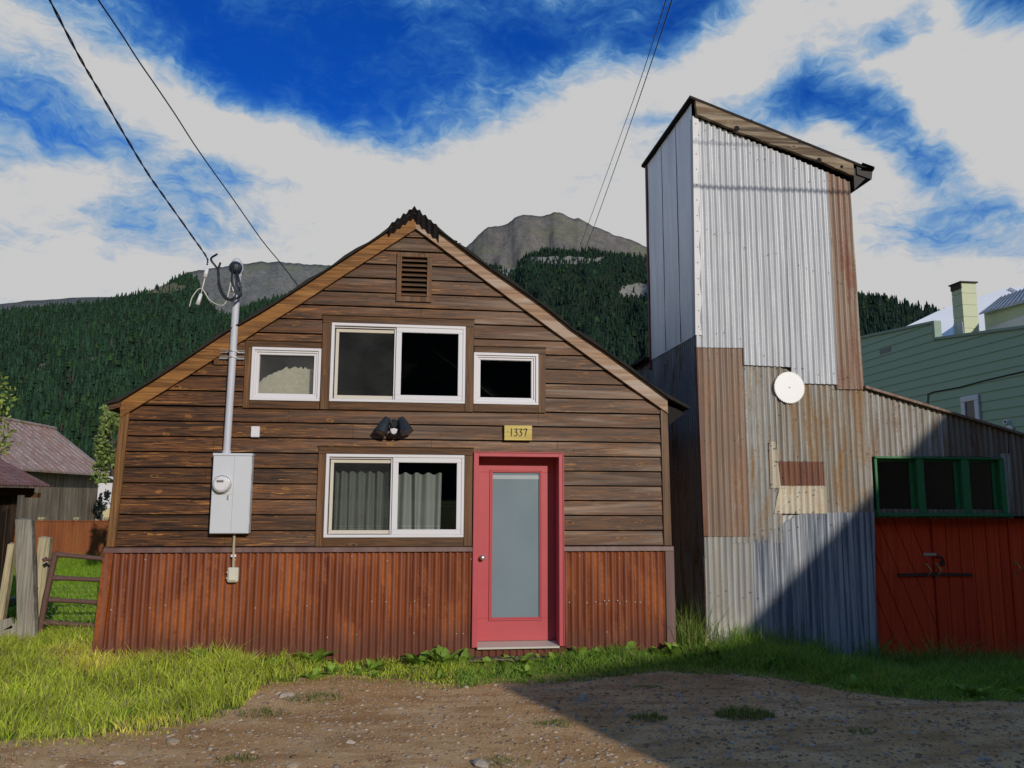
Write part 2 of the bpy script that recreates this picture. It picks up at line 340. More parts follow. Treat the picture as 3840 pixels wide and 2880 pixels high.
m_lowL = tin('low_pale_zinc', (.30, .31, .32), (.40, .39, .36), (.34, .27, .17), .36, .12, 11, 1, .5, (.25, .55, (.52, .49, .43), .7))
m_lean = tin('lean_zinc', (.40, .395, .375), (.28, .265, .235), (.24, .15, .08), .48, .1, 12)
m_leanR = tin('brown_lean_zinc', (.16, .12, .085), (.23, .20, .17), (.12, .06, .035), .5, .1, 13)
m_patch = tin('brown_patch_metal', (.13, .052, .035), (.20, .08, .05), (.20, .09, .045), .5, 0, 14)
m_drip = tin('rust_dripped_zinc', (.62, .55, .42), (.50, .47, .38), (.52, .27, .09), .42, .05, 15, 1.6)
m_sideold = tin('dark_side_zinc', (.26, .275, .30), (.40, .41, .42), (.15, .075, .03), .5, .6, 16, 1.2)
m_barnroof = tin('barn_roof_metal', (.44, .335, .29), (.33, .22, .18), (.34, .17, .11), .45, .1, 17, .25)
m_fence = tin('rust_fence_metal', (.20, .055, .016), (.25, .075, .022), (.26, .08, .02), .5, 0, 18, .35)
m_white = flat('white_vinyl', (.66, .645, .67), .4, 0, .02, 3, .4, .02)
m_tansash = flat('tan_sash', (.55, .50, .42), .5, 0, .05)
m_pinkdoor = flat('pink_paint', (.46, .074, .086), .45, 0, .14, 4, .4, .06)
m_redjamb = flat('dark_red_paint', (.40, .06, .072), .45, 0, .07, 6)
m_frost = None
m_roof = flat('dark_roofing', (.028, .024, .022), .85, 0, .5, 14, .2, .4)
m_moss = flat('mossy_roofing', (.06, .06, .025), .9, 0, .5, 25, .2, .6)
m_iron = flat('dark_ridge_iron', (.010, .008, .010), .6, 0, .4, 10)
m_greypaint = flat('meter_grey_paint', (.56, .58, .62), .38, .0, .03, 4, .5, .02)
m_conduit = flat('galvanised_conduit', (.50, .51, .56), .5, .0, .06, 5)
m_pvc = flat('tan_conduit', (.38, .33, .22), .6)
m_boxpale = flat('pale_outlet_box', (.60, .56, .46), .5)
m_black = flat('black_plastic', (.018, .022, .028), .38, 0, .2)
m_cable = flat('black_cable', (.010, .010, .018), .5)
m_bluecable = flat('blue_black_cable', (.012, .014, .05), .5)
m_steel = flat('bright_steel', (.62, .61, .60), .3, .8, .06)
m_blade = flat('glare_white_blade', (.88, .87, .86), .35, 0, .03, 5)  # steel blade, its sun glare put into a matte white
m_green = flat('green_window_paint', (.024, .15, .050), .45, 0, .18, 9)
m_brass = flat('worn_brass', (.42, .30, .12), .4, .6)
m_sign = wood('yellow_sign_wood', (.46, .34, .09), (.60, .47, .15), (.66, .55, .22), 'x', None, .8, None, .25)
m_ink = flat('dark_sign_paint', (.06, .045, .025), .7)
m_curtain = flat('grey_green_curtain', (.27, .29, .27), .9, 0, .08, 3)
m_curtain_w = flat('curtain_hem', (.50, .52, .47), .9)
m_redwood = wood('red_door_paint', (.56, .036, .008), (.72, .062, .012), (.75, .12, .03), 'z', None, .5, None, .2)
m_iron2 = flat('rusty_iron', (.07, .035, .022), .7, .2, .3, 20)
m_gate = flat('rusted_gate_pipe', (.115, .062, .050), .6, .0, .35, 22)
m_wire = flat('galvanised_wire', (.45, .45, .40), .5, .4)
m_pane = glass('window_glass', (.9, .91, .91)); m_pane_dusty = glass('dusty_glass', (.82, .83, .82), 1.5, .10, (.13, .14, .14)); m_obscure = glass('obscure_glass', (.9, .9, .88), 1.5, .05, (.42, .40, .36), .8)
m_stone = flat('loose_stone', (.42, .32, .22), .95, 0, .3, 16, .05, .5)
# frosted door glass
m_frost, nt, b, _ = new_mat('frosted_glass'); p = POS(nt)
n = NOI(nt, MAP(nt, p, (1.2, 1, .9)), 2.2, 4, .5)
put(nt, b, MIX(nt, n, (.155, .21, .245), (.21, .27, .30)), .22, 0, NOI(nt, p, 90, 2), .03, .002, .5)
# corrugation dirt-road gravel
m_road, nt, b, _ = new_mat('gravel_road'); p = POS(nt)
n1 = NOI(nt, p, 1.1, 6, .6); n2 = NOI(nt, p, 22, 6, .7); n3 = NOI(nt, MAP(nt, p, (.8, 2.4, 1)), 1.9, 5, .6)
vo = nd(nt, 'ShaderNodeTexVoronoi', {'Vector': p, 'Scale': 75.0}); vo2 = nd(nt, 'ShaderNodeTexVoronoi', {'Vector': p, 'Scale': 30.0})
c = MIX(nt, SS(nt, n1, .35, .65), (.50, .285, .120), (.62, .40, .20))
c = MIX(nt, SS(nt, n3, .42, .7), c, (.36, .19, .078))
c = MIX(nt, M(nt, 'MULTIPLY', SS(nt, n2, .42, .72), .45), c, (.26, .135, .055))
pv = XYZ(nt, vo.outputs[1])[0]
c = MIX(nt, M(nt, 'MULTIPLY', M(nt, 'MULTIPLY', SS(nt, pv, .72, .92), SS(nt, vo.outputs[0], .5, .25)), .6), c, (.60, .49, .36))
pv2 = XYZ(nt, vo2.outputs[1])[0]
c = MIX(nt, M(nt, 'MULTIPLY', M(nt, 'MULTIPLY', SS(nt, pv2, .88, .96), SS(nt, vo2.outputs[0], .42, .25)), .6), c, (.58, .50, .40))
h = M(nt, 'ADD', M(nt, 'MULTIPLY', n2, .7), M(nt, 'MULTIPLY', M(nt, 'SUBTRACT', .6, vo.outputs[0]), .35))
put(nt, b, c, .95, 0, h, .55, .012, .1)
# soil under grass
m_soil, nt, b, _ = new_mat('grassy_soil'); p = POS(nt)
c = MIX(nt, SS(nt, NOI(nt, p, 3, 6, .65), .35, .65), (.17, .15, .05), (.14, .20, .03))
put(nt, b, c, .95, 0, NOI(nt, p, 30, 5), .8, .03, .1)
m_lawn, nt, b, _ = new_mat('lawn_green'); p = POS(nt)
c = MIX(nt, SS(nt, NOI(nt, MAP(nt, p, (1, .5, 1)), 5, 7, .7), .35, .65), (.15, .28, .02), (.25, .37, .05))
put(nt, b, c, .95, 0, NOI(nt, p, 40, 5), 1.0, .05, .1)
m_grass = attr_mat('grass_blades', .6, .5)
m_leaf = attr_mat('leaf_green', .5, .35, .4)
m_tree = attr_mat('conifer_needles', .85, 0, .1)
m_bark = wood('bark', (.05, .04, .03), (.12, .10, .08), (.2, .18, .15), 'z')
def rock(name, a, bcol, green, gamt, sc):
    m, nt, b, _ = new_mat(name); p = POS(nt); z = XYZ(nt, p)[2]
    n = NOI(nt, MAP(nt, p, (1, 1, .35)), .006*sc, 9, .68, .6); n2 = NOI(nt, MAP(nt, p, (1, 1, .3)), .03*sc, 8, .7); n3 = NOI(nt, p, .0025*sc, 6, .6)
    c = MIX(nt, SS(nt, n, .3, .7), a, bcol)
    c = MIX(nt, M(nt, 'MULTIPLY', SS(nt, n2, .46, .70), .75), c, tuple(x*.48 for x in a))
    c = MIX(nt, M(nt, 'MULTIPLY', SS(nt, n3, .48, .62), gamt), c, green)
    put(nt, b, c, .95, 0, M(nt, 'ADD', n, M(nt, 'MULTIPLY', n2, .5)), .9, 26/sc, .1); return m
m_rock = rock('peak_rock', (.125, .114, .102), (.20, .180, .155), (.16, .165, .08), .35, 2.2)
m_ridge = rock('ridge_rock', (.12, .122, .118), (.18, .178, .165), (.14, .16, .07), .4, 2.2)
m_forestfloor = rock('forest_floor', (.016, .026, .018), (.022, .036, .022), (.035, .05, .02), .4, 2)
m_scree = rock('pale_scree', (.24, .22, .19), (.32, .30, .27), (.2, .2, .1), .2, 4)

# ------------------------------------------------------------------ setting: ground, road, lawn
def sheet(name, xs, ys, zf, mat, keep=None, dz=0):
    X, Y = np.meshgrid(xs, ys); Z = zf(X, Y)+dz
    V = np.stack([X, Y, Z], -1).reshape(-1, 3); nx = len(xs)
    i, j = np.meshgrid(np.arange(len(xs)-1), np.arange(len(ys)-1)); a = (j*nx+i).ravel()
    Fq = np.stack([a, a+1, a+nx+1, a+nx], 1)
    if keep is not None:
        c = V[Fq].mean(1); Fq = Fq[keep(c[:, 0], c[:, 1])]
        used, inv = np.unique(Fq, return_inverse=True); V = V[used]; Fq = inv.reshape(Fq.shape)
    return fast_mesh(name, V, Fq, mat, kind='structure', smooth=True)
far = np.array([-9000, -4000, -1500, -600, -250, -120, -60]); near = np.arange(-30, 30.1, .5)
gx = np.concatenate([far, [-45], near, [45], -far[::-1]])
sheet('ground', gx, np.concatenate([far, near, [45, 60, 120, 250, 600, 1500, 4000, 9000]]), ground_z, m_soil)
VB = [(-300, 2840), (0, 2795), (400, 2770), (608, 2745), (903, 2651), (960, 2590), (1215, 2547), (1389, 2552), (1693, 2570), (1866, 2556), (2180, 2538), (2560, 2512), (2901, 2526), (3220, 2568), (3480, 2598), (3840, 2590), (4200, 2580)]
VB = np.array([on_z(x, y, .12)[:2] for x, y in VB]); VB = VB[np.argsort(VB[:, 0])]
def verge_y(x): return np.interp(x, VB[:, 0], VB[:, 1])
def in_verge(x, y): return y > verge_y(x)+.10*vnoise(x, y, 3.1)
sheet('road', np.arange(-14, 14.01, .12), np.arange(-9, 9.4, .12), ground_z, m_road, lambda x, y: y < verge_y(x)+.25, .006)
sheet('lawn', np.arange(-13, -1.9, .25), np.arange(9.2, 22, .25), ground_z, m_lawn, None, .006)

# ------------------------------------------------------------------ mountains and forest
def hill(name, px, Rt, Rb, mat, power=1.15, rough=.02, nt_=26, cols=200, kind='structure', jag=0, seed=1):
    P = np.array(px, float); s = np.linspace(0, 1, cols)
    d = np.r_[0, np.cumsum(np.hypot(*np.diff(P, axis=0).T))]; d /= d[-1]
    X = np.interp(s, d, P[:, 0]); Yp = np.interp(s, d, P[:, 1])
    if jag: Yp = Yp+jag*np.convolve(np.random.default_rng(seed).normal(size=cols+4), [.2, .6, 1, .6, .2], 'valid')*.5
    D = np.array([ray(a, b) for a, b in zip(X, Yp)]); hl = np.hypot(D[:, 0], D[:, 1]); Dh = D[:, :2]/hl[:, None]; tan = D[:, 2]/hl
    T = np.linspace(0, 1, nt_)
    def pos(ci, t):               # ci: column (float array), t: 0 foot .. 1 ridge
        dh = np.stack([np.interp(ci, np.arange(cols), Dh[:, k]) for k in (0, 1)], -1); dh /= np.linalg.norm(dh, axis=-1)[..., None]
        tn = np.interp(ci, np.arange(cols), tan)
        r = Rb+(Rt-Rb)*t; zt = EYE[2]+tn*Rt
        env = np.sin(PI*np.clip(t, 0, 1))
        r2 = r+env*(Rt-Rb)*rough*3*vnoise(ci*.12, t*5, 1, seed)
        z = zt*t**power*(1+env*rough*2*vnoise(ci*.2, t*9, 1, seed+3))
        return np.stack([EYE[0]+dh[..., 0]*r2, EYE[1]+dh[..., 1]*r2, z], -1)
    ci, t = np.meshgrid(np.arange(cols, dtype=float), T)
    V = pos(ci, t).reshape(-1, 3)
    back = pos(np.arange(cols, dtype=float), np.ones(cols)); bk = back.copy(); bk[:, :2] *= 1.3; bk[:, 2] = 0
    V = np.vstack([V, bk]); n = cols
    i, j = np.meshgrid(np.arange(cols-1), np.arange(nt_)); a = (j*n+i).ravel()
    o = fast_mesh(name, V, np.stack([a, a+1, a+n+1, a+n], 1), mat, kind=kind, smooth=False)
    return o, pos, cols
K = 3840/2212
def sc(l): return [(x*K, y*K) for x, y in l]
hill('mountain', sc([(-120, 672), (0, 657), (60, 650), (160, 643), (250, 641), (340, 632)]), 5200, 3300, m_ridge, 1.1, .02, 12, 60, jag=1)[0]
hill('mountain', sc([(300, 640), (360, 612), (400, 590), (430, 583), (490, 575), (560, 566), (600, 565), (650, 570), (710, 573), (800, 590), (900, 640)]), 3600, 2100, m_ridge, 1.1, .012, 40, 220, jag=2.0, seed=2)[0]
hill('mountain', [(1500, 1080), (1620, 1000), (1744, 930), (1770, 908), (1795, 880), (1806, 869), (1830, 852), (1850, 850), (1885, 845), (1905, 838), (1912, 830), (1930, 817), (1950, 808), (1975, 805), (2000, 806), (2018, 811), (2040, 809), (2062, 802), (2080, 796), (2098, 796), (2112, 802), (2130, 813), (2150, 820), (2168, 817), (2190, 827), (2220, 845), (2260, 860), (2300, 880), (2370, 900), (2420, 925), (2500, 960), (2700, 1030), (3000, 1080), (3300, 1110)], 4200, 2300, m_rock, 1.1, .012, 60, 420, jag=1.2, seed=3)[0]
def forest(name, pos, cols, ok, n, hmin, hmax, seed, tpow=.8, lit=1.0):
    g = np.random.default_rng(seed)
    ci = g.uniform(0, cols-1, n); t = g.uniform(0.0, 1, n)**tpow
    # an extra line of trees along the ridge
    ci = np.r_[ci, g.uniform(0, cols-1, n//14)]; t = np.r_[t, np.ones(n//14)*g.uniform(.985, 1, n//14)]
    P = pos(ci, t); m = ok(P, g); P = P[m]; n = len(P)
    H = g.uniform(hmin, hmax, n)*(1+.25*g.normal(size=n)).clip(.6, 1.5)
    base = np.array([[.011, .026, .017]])*g.uniform(.6, 1.45, (n, 1))*np.array([lit, lit, .5+.5*lit])
    cl = vnoise(P[:, 0]/60, P[:, 2]/40, 1, seed)
    br = (g.uniform(size=n) < .04*lit+.22*lit*sstep(.35, .8, cl)); base[br] = np.array([[.024, .052, .017]])*g.uniform(.6, 1.4, (br.sum(), 1))
    gr = g.uniform(size=n) < .03; base[gr] = np.array([[.055, .052, .045]])*g.uniform(.5, 1.2, (gr.sum(), 1))
    rad = H*g.uniform(.13, .21, n); rad[br] *= 1.7; H[br] *= .75; rad[gr] *= .45
    k = 6; th = np.arange(k)*2*PI/k
    Vs = []; Fs = []; Cs = []
    prof = [(0.04, 1.0), (.42, .62), (.40, .78), (.72, .34), (.70, .48)]
    nv = len(prof)*k+1
    a0 = g.uniform(0, 2*PI, n)
    V = np.zeros((n, nv, 3)); C = np.zeros((n, nv, 3))
    for i, (h, r) in enumerate(prof):
        rr = rad[:, None]*r*g.uniform(.7, 1.3, (n, k))
        V[:, i*k:(i+1)*k, 0] = P[:, 0:1]+rr*np.cos(a0[:, None]+th); V[:, i*k:(i+1)*k, 1] = P[:, 1:2]+rr*np.sin(a0[:, None]+th)
        V[:, i*k:(i+1)*k, 2] = P[:, 2:3]+H[:, None]*(h+.05*g.normal(size=(n, k)))
    V[:, -1] = P; V[:, -1, 2] += H; C[:] = base[:, None, :]; C *= g.uniform(.8, 1.2, (n, nv, 1))
    fs = []
    for lo, hi in ((0, 1), (2, 3)):
        for j in range(k):
            fs += [(lo*k+j, lo*k+(j+1) % k, hi*k+(j+1) % k), (lo*k+j, hi*k+(j+1) % k, hi*k+j)]
    for j in range(k): fs.append((4*k+j, 4*k+(j+1) % k, nv-1))
    fs = np.array(fs); Fq = (fs[None]+np.arange(n)[:, None, None]*nv).reshape(-1, 3)
    return fast_mesh(name, V.reshape(-1, 3), Fq, m_tree, C.reshape(-1, 3), kind='stuff')
def img(P):
    c = P-EYE; w = c@_f; return 1920+F*(c@_r2)/w, 1440-F*(c@_u2)/w
# left forested slope
_, posA, cA = hill('hill', sc([(-250, 702), (-60, 688), (60, 674), (150, 664), (230, 657), (300, 639), (345, 621), (380, 607), (405, 599), (424, 608), (440, 638), (462, 664), (492, 690), (520, 672), (560, 660), (600, 648), (640, 636), (760, 605), (900, 595), (1000, 590)]), 2000, 620, m_forestfloor, 1.15, .02, 40, 260, seed=4)
def okA(P, g):
    x, y = img(P); u = g.uniform(size=len(P))
    bare = (np.hypot((x-600)/100, (y-1085)/22) < 1) | (np.hypot((x-168)/32, (y-1385)/20) < 1) | (np.hypot((x-345)/22, (y-1352)/9) < 1) | (np.hypot((x-812)/45, (y-1130)/50) < 1)
    thin = (np.hypot((x-560)/120, (y-1240)/60) < 1)
    return (~bare | (u < .12)) & ~(thin & (u < .15)) & (x > -150) & (x < 1300)
tag(forest('conifer_forest', posA, cA, okA, 17000, 8, 16, 11, lit=1.75), 'dense dark conifer forest covering the long hillside left of the brown cabin', 'forest')
# slope under the peak
_, posB, cB = hill('hill', [(1500, 1060), (1750, 1020), (1820, 1000), (1890, 1010), (1930, 1006), (1970, 965), (2010, 955), (2035, 940), (2110, 942), (2160, 950), (2200, 942), (2300, 958), (2440, 968), (2700, 990), (3000, 1060), (3300, 1180)], 2300, 620, m_forestfloor, 1.12, .015, 40, 260, seed=5)
def okB(P, g):
    x, y = img(P); u = g.uniform(size=len(P))
    bare = ((np.hypot((x-2390)/68, (y-1104)/38) < 1) & (y < 1122+9*np.sin(x*.3))) | ((y > 968) & (y < 992) & (x > 1960) & (x < 2260) & (vnoise(x/22, y/9) > .1)) | (np.hypot((x-1910)/30, (y-1000)/22) < 1)
    return ~bare | (u < .06)
tag(forest('conifer_forest', posB, cB, okB, 14000, 10, 16, 12, lit=1.15), 'dark spruce forest rising to the foot of the bare rocky peak', 'forest')
_, posC, cC = hill('hill', [(2900, 1150), (3100, 1112), (3215, 1116), (3300, 1124), (3400, 1146), (3490, 1172), (3545, 1192), (3700, 1240), (4000, 1330), (4400, 1420)], 1500, 500, m_forestfloor, 1.12, .015, 24, 120, seed=6)
def unseen_hill():  # unseen hill behind the viewer, added to darken window reflections
    V = []; az = np.linspace(math.radians(95), math.radians(265), 90); n = len(az)
    for r, k in ((500, .0), (900, .35), (1400, .7), (1900, 1.0)):
        h = np.tan(np.radians(15.2+2.2*vnoise(az*9, az*3)))*1900
        V.append(np.stack([np.sin(az)*r, np.cos(az)*r, h*k*(r/1900)], -1))
    V = np.concatenate(V); i, j = np.meshgrid(np.arange(n-1), np.arange(3)); a = (j*n+i).ravel()
    return fast_mesh('hill', V, np.stack([a, a+1, a+n+1, a+n], 1), m_forestfloor, kind='structure')
unseen_hill()
tag(forest('conifer_forest', posC, cC, lambda P, g: img(P)[0] > 3000, 6000, 9, 14, 13), 'dark wooded shoulder showing between the tin tower and the green building', 'forest')
# bare ground showing through the forest: pieces of the slope itself
def clearing(name, pos, cols, inside, mat, lift=2.5, N=420, T=260):
    ci, t = np.meshgrid(np.linspace(0, cols-1, N), np.linspace(.05, 1, T)); P = pos(ci, t); x, y = img(P); P = P+np.array([0, 0, lift])
    m = inside(x, y); i, j = np.where(m[:-1, :-1]); a = i*N+j; Fq = np.stack([a, a+1, a+N+1, a+N], 1)
    used, inv = np.unique(Fq, return_inverse=True)
    return fast_mesh(name, P.reshape(-1, 3)[used], inv.reshape(Fq.shape), mat, kind='structure')
def blob(cx, cy, rx, ry, k=.25): return lambda x, y: np.hypot((x-cx)/rx, (y-cy)/ry)+k*vnoise(x/9, y/6) < 1
clearing('cliff', posB, cB, lambda x, y: blob(2390, 1100, 66, 34, .15)(x, y) & (y < 1112+8*np.sin(x*.35)), m_scree)
clearing('bare_slope', posB, cB, lambda x, y: (blob(2110, 978, 150, 13, .5)(x, y)) | blob(1905, 1008, 36, 30)(x, y), m_scree, 1.5)
clearing('bare_slope', posA, cA, lambda x, y: blob(600, 1084, 100, 20)(x, y) | blob(168, 1388, 30, 22)(x, y) | blob(345, 1352, 22, 8)(x, y), rock('dry_slope', (.14, .125, .075), (.19, .17, .11), (.12, .13, .05), .4, 4), 1.5)

# ------------------------------------------------------------------ the brown cabin
cabin = thing('wooden_cabin', 'dark brown board cabin with rusty corrugated skirt and red front door', 'house', (0, 9, .2))
YF = 9.0
GL = [at(x, y, YF) for x, y in ((458, 1566), (528.6, 1524), (621, 1468), (725, 1402), (1000, 1225), (1127, 1145), (1278, 1045), (1348, 1000), (1560, 863))]
GR = [at(x, y, YF) for x, y in ((1560, 863), (1756, 1009), (1975, 1171.8), (2206, 1341), (2350, 1445), (2500, 1551.5))]
GLO = [at(x, y, YF) for x, y in ((456, 1511), (639, 1398), (850, 1256), (1000, 1171), (1267, 998), (1452, 880), (1506, 842), (1550, 812))]
GRO = [at(x, y, YF) for x, y in ((1550, 812), (1640, 872), (1812, 1000), (1952.6, 1097), (2045, 1163), (2142, 1243), (2269, 1328), (2391, 1418), (2497, 1497))]
glz = np.array([(p[2], p[0]) for p in GL]); grz = np.array([(p[2], p[0]) for p in GR[::-1]])
def xl(z): return np.interp(z, np.r_[0, glz[:, 0]], np.r_[-3.175, glz[:, 1]])
def xr(z): return np.interp(z, np.r_[0, grz[:, 0]], np.r_[2.985, grz[:, 1]])
def bands(z0, z1, holes, x_l, x_r):
    """pieces (xl0,xl1,xr0,xr1,z0,z1) of the strip between z0 and z1 left by the holes"""
    zs = sorted({z0, z1}|{z for h in holes for z in h[2:] if z0 < z < z1}); out = []
    for a, b in zip(zs[:-1], zs[1:]):
        if b-a < .004: continue
        cuts = sorted((h[0], h[1]) for h in holes if h[2] < b-.001 and h[3] > a+.001)
        cur = None
        for c0, c1 in cuts+[(99, 99)]:
            L = (x_l(a), x_l(b)) if cur is None else (cur, cur)
            R = (x_r(a), x_r(b)) if c0 == 99 else (c0, c0)
            if R[0] > L[0]+.005 or R[1] > L[1]+.005: out.append((L[0], L[1], max(R[0], L[0]), max(R[1], L[1]), a, b))
            cur = max(c1, cur if cur is not None else -99)
    return out
# trims: outer rectangles
TR = [(-1.008, .690, 2.816, 3.887), (-1.833, -1.008, 2.816, 3.573), (.690, 1.519, 2.820, 3.580), (-1.004, .697, 1.330, 2.415), (-.204, .195, 4.065, 4.642), (.701, 1.719, 0, 2.366), (-2.2, -1.83, 3.28, 3.50)]
side = MB()
z = 1.323
for k in range(23):
    z0, z1 = z+k*.1665, z+(k+1)*.1665
    jit = [0, .0]
    for L0, L1, R0, R1, a, b in bands(z0+.015, z1, TR, xl, xr):
        # break long runs into boards with fine butt joints
        segs = []; cur = L0; cur1 = L1
        r = random.Random(k*13+int(L0*7)); 
        xj = L0+r.uniform(.9, 2.6)
        while xj < min(R0, R1)-.6:
            segs.append((cur, cur1, xj-.0015, xj-.0015)); cur = cur1 = xj+.0015; xj += r.uniform(1.4, 3.0)
        segs.append((cur, cur1, R0, R1))
        for l0, l1, r0, r1 in segs:
            y0 = 9.0-.017*(z1-a)/.1665-r.uniform(0, .0025); y1 = 9.0-.017*(z1-b)/.1665-r.uniform(0, .0025)
            side.hexa([(l0, y0, a), (r0, y0, a), (r0, 9.02, a), (l0, 9.02, a), (l1, y1, b), (r1, y1, b), (r1, 9.02, b), (l1, 9.02, b)])
side.build('siding', m_siding, cabin)
# body of the cabin: backing wall with openings, side and rear walls, floors
WIN = dict(big=(-.909, .592, 2.906, 3.793), sl=(-1.758, -1.012, 2.902, 3.492), sr=(.689, 1.432, 2.907, 3.498), low=(-.916, .596, 1.424, 2.326))
HOLES = list(WIN.values())+[(.755, 1.667, .1, 2.318), (-.150, .140, 4.125, 4.59)]
wl = MB()
zz = [0.05]+[.3*i+.3 for i in range(16)]+[4.9]
for a, b in zip(zz[:-1], zz[1:]):
    for L0, L1, R0, R1, p, q in bands(a, b, HOLES, xl, xr):
        wl.hexa([(L0, 9.021, p), (R0, 9.021, p), (R0, 9.10, p), (L0, 9.10, p), (L1, 9.021, q), (R1, 9.021, q), (R1, 9.10, q), (L1, 9.10, q)])
wl.mi = 1
wl.box(-3.12, -3.04, 9.1, 16, 0, 2.75); wl.box(2.86, 2.95, 9.1, 16, 0, 2.8); wl.box(-3.04, 2.86, 15.9, 16, 0, 2.7)
wl.prism([(-3.12, 2.7), (2.95, 2.7), (2.95, 2.86), (0, 5.06), (-3.12, 2.78)], 15.9, 16)
wl.mi = 0
wl.box(-3.03, 2.85, 9.1, 15.9, .15, .25); wl.box(-3.03, 2.85, 9.1, 15.9, 2.55, 2.7)
wl.build('wall', [m_back, m_siding], cabin)
# skirt: sine corrugation with screws
def corr(mb, TL, TRr, BR, BL, Y, pitch=.076, amp=.0112, phase=0., rows=8, per=8, wob=.0025, swap=False, edge=True):
    """corrugated sheet over the quad given as (x,z) corners on the plane y=Y (or on x=Y with swap)"""
    TL, TRr, BR, BL = (np.array(p, float) for p in (TL, TRr, BR, BL))
    w = max(np.linalg.norm(TRr-TL), np.linalg.norm(BR-BL)); n = max(2, int(w/pitch*per)); V = []
    sd = phase*3.1+TL[0]*5
    for j in range(rows+1):
        t = j/rows
        for i in range(n+1):
            s = i/n; p = (BL*(1-s)+BR*s)*(1-t)+(TL*(1-s)+TRr*s)*t
            yy = Y-amp*math.cos(2*PI*p[0]/pitch)+wob*math.sin(p[0]*2.3)*math.sin(p[1]*3.1)+wob*.8*math.sin(p[0]*9+p[1]*5)
            V.append((yy, p[0], p[1]) if swap else (p[0], yy, p[1]))
    fs = [(j*(n+1)+i, j*(n+1)+i+1, (j+1)*(n+1)+i+1, (j+1)*(n+1)+i) for j in range(rows) for i in range(n)]
    mb.add(V, fs)
    mb.smooth = True
def screws(mb, pts, Y, r=.007):
    for x, z in pts: mb.ball((x, Y, z), r, 6, 4, (1, .7, 1))
gzs = lambda x: float(ground_z(x, 8.95))
sk = MB()
XS = [-3.11, -2.36, -1.62, -.86, -.12, .697]
for i, (a, b) in enumerate(zip(XS[:-1], XS[1:])):
    corr(sk, (a-.01, 1.283), (b+.01, 1.283), (b+.01, .10), (a-.012-(.02 if i == 0 else 0), .10), 8.985-.003*(i % 2), phase=i*.7, rows=5)
for i, (a, b) in enumerate([(1.722, 2.26), (2.26, 2.885)]):
    corr(sk, (a, 1.283), (b+.01, 1.283), (b+.01, .1), (a, .1), 8.985-.003*i, phase=i, rows=5)
corr(sk, (.70, .235), (1.72, .235), (1.72, .08), (.70, .08), 8.985, phase=.4, rows=2)
sk.mi = 1
rs = random.Random(3)
for zrow in (1.20, .72, .40):
    for i in range(80):
        x = -3.04+i*.076*rs.choice([1, 1, 1])
        if .69 < x < 1.73 or x > 2.87 or rs.random() < (.72 if zrow == .72 else .88): continue
        screws(sk, [(x, zrow+rs.uniform(-.03, .03))], 8.972)
for x in (1.78, 1.98, 2.08, 2.18, 2.23, 2.33, 2.43, 2.53, 2.59): screws(sk, [(x, .715+.012*math.sin(x*9))], 8.972, .008)
m_screw = flat('pale_screw', (.55, .50, .42), .5, .2)
sk.build('corrugated_skirt', [m_skirt, m_screw], cabin, smooth=True)
cp = MB()
for a, b in ((-3.15, .699), (1.721, 2.985)):
    cp.hexa([(a, 8.945, 1.272), (b, 8.945, 1.272), (b, 9.02, 1.272), (a, 9.02, 1.272), (a, 8.95, 1.318), (b, 8.95, 1.318), (b, 8.985, 1.327), (a, 8.985, 1.327)])
cp.build('skirt_ledge', m_rusttrim, cabin)
c = MB(); c.box(2.885, 2.992, 8.955, 9.06, .1, 1.272); c.build('corner_flashing', m_rusttrim, cabin, bevel=.006)
c = MB()
c.hexa([(-3.20, 8.955, .1), (-3.10, 8.955, .1), (-3.10, 9.06, .1), (-3.20, 9.06, .1), (-3.152, 8.955, 1.272), (-3.055, 8.955, 1.272), (-3.055, 9.06, 1.272), (-3.152, 9.06, 1.272)])
c.build('corner_flashing', m_skirt, cabin)
c = MB(); c.hexa([(-3.135, 8.965, 1.33), (-3.045, 8.965, 1.33), (-3.045, 9.06, 1.33), (-3.135, 9.06, 1.33), (-3.092, 8.965, 2.75), (-2.995, 8.965, 2.80), (-2.995, 9.06, 2.80), (-3.092, 9.06, 2.75)])
c.build('corner_board', m_corner, cabin, bevel=.004)
c = MB(); c.hexa([(2.880, 8.965, 1.33), (2.970, 8.965, 1.33), (2.970, 9.06, 1.33), (2.880, 9.06, 1.33), (2.872, 8.965, 2.93), (2.957, 8.965, 2.86), (2.957, 9.06, 2.86), (2.872, 9.06, 2.93)])
c.build('corner_board', m_trimv, cabin, bevel=.004)
# rake boards
def strip(lo, hi, y0, y1, n=24):
    m = MB(); ls = np.array([(p[0], p[2]) for p in lo]); hs = np.array([(p[0], p[2]) for p in hi])
    def res(a):
        d = np.r_[0, np.cumsum(np.hypot(*np.diff(a, axis=0).T))]; s = np.linspace(0, d[-1], n+1); return np.stack([np.interp(s, d, a[:, 0]), np.interp(s, d, a[:, 1])], 1)
    A, B = res(ls), res(hs)
    for i in range(n):
        m.hexa([(A[i][0], y0, A[i][1]), (A[i+1][0], y0, A[i+1][1]), (A[i+1][0], y1, A[i+1][1]), (A[i][0], y1, A[i][1]), (B[i][0], y0, B[i][1]), (B[i+1][0], y0, B[i+1][1]), (B[i+1][0], y1, B[i+1][1]), (B[i][0], y1, B[i][1])])
    return m, B
mL, BL_ = strip(GL, GLO, 8.945, 8.984); oL = mL.build('rake_board', m_rakeL, cabin); oL['label'] = 'orange brown rake board up the left slope'
mR, BR_ = strip(GR, GRO, 8.945, 8.984); oR = mR.build('rake_board', m_rakeR, cabin); oR['label'] = 'pale weathered rake board down the right slope'
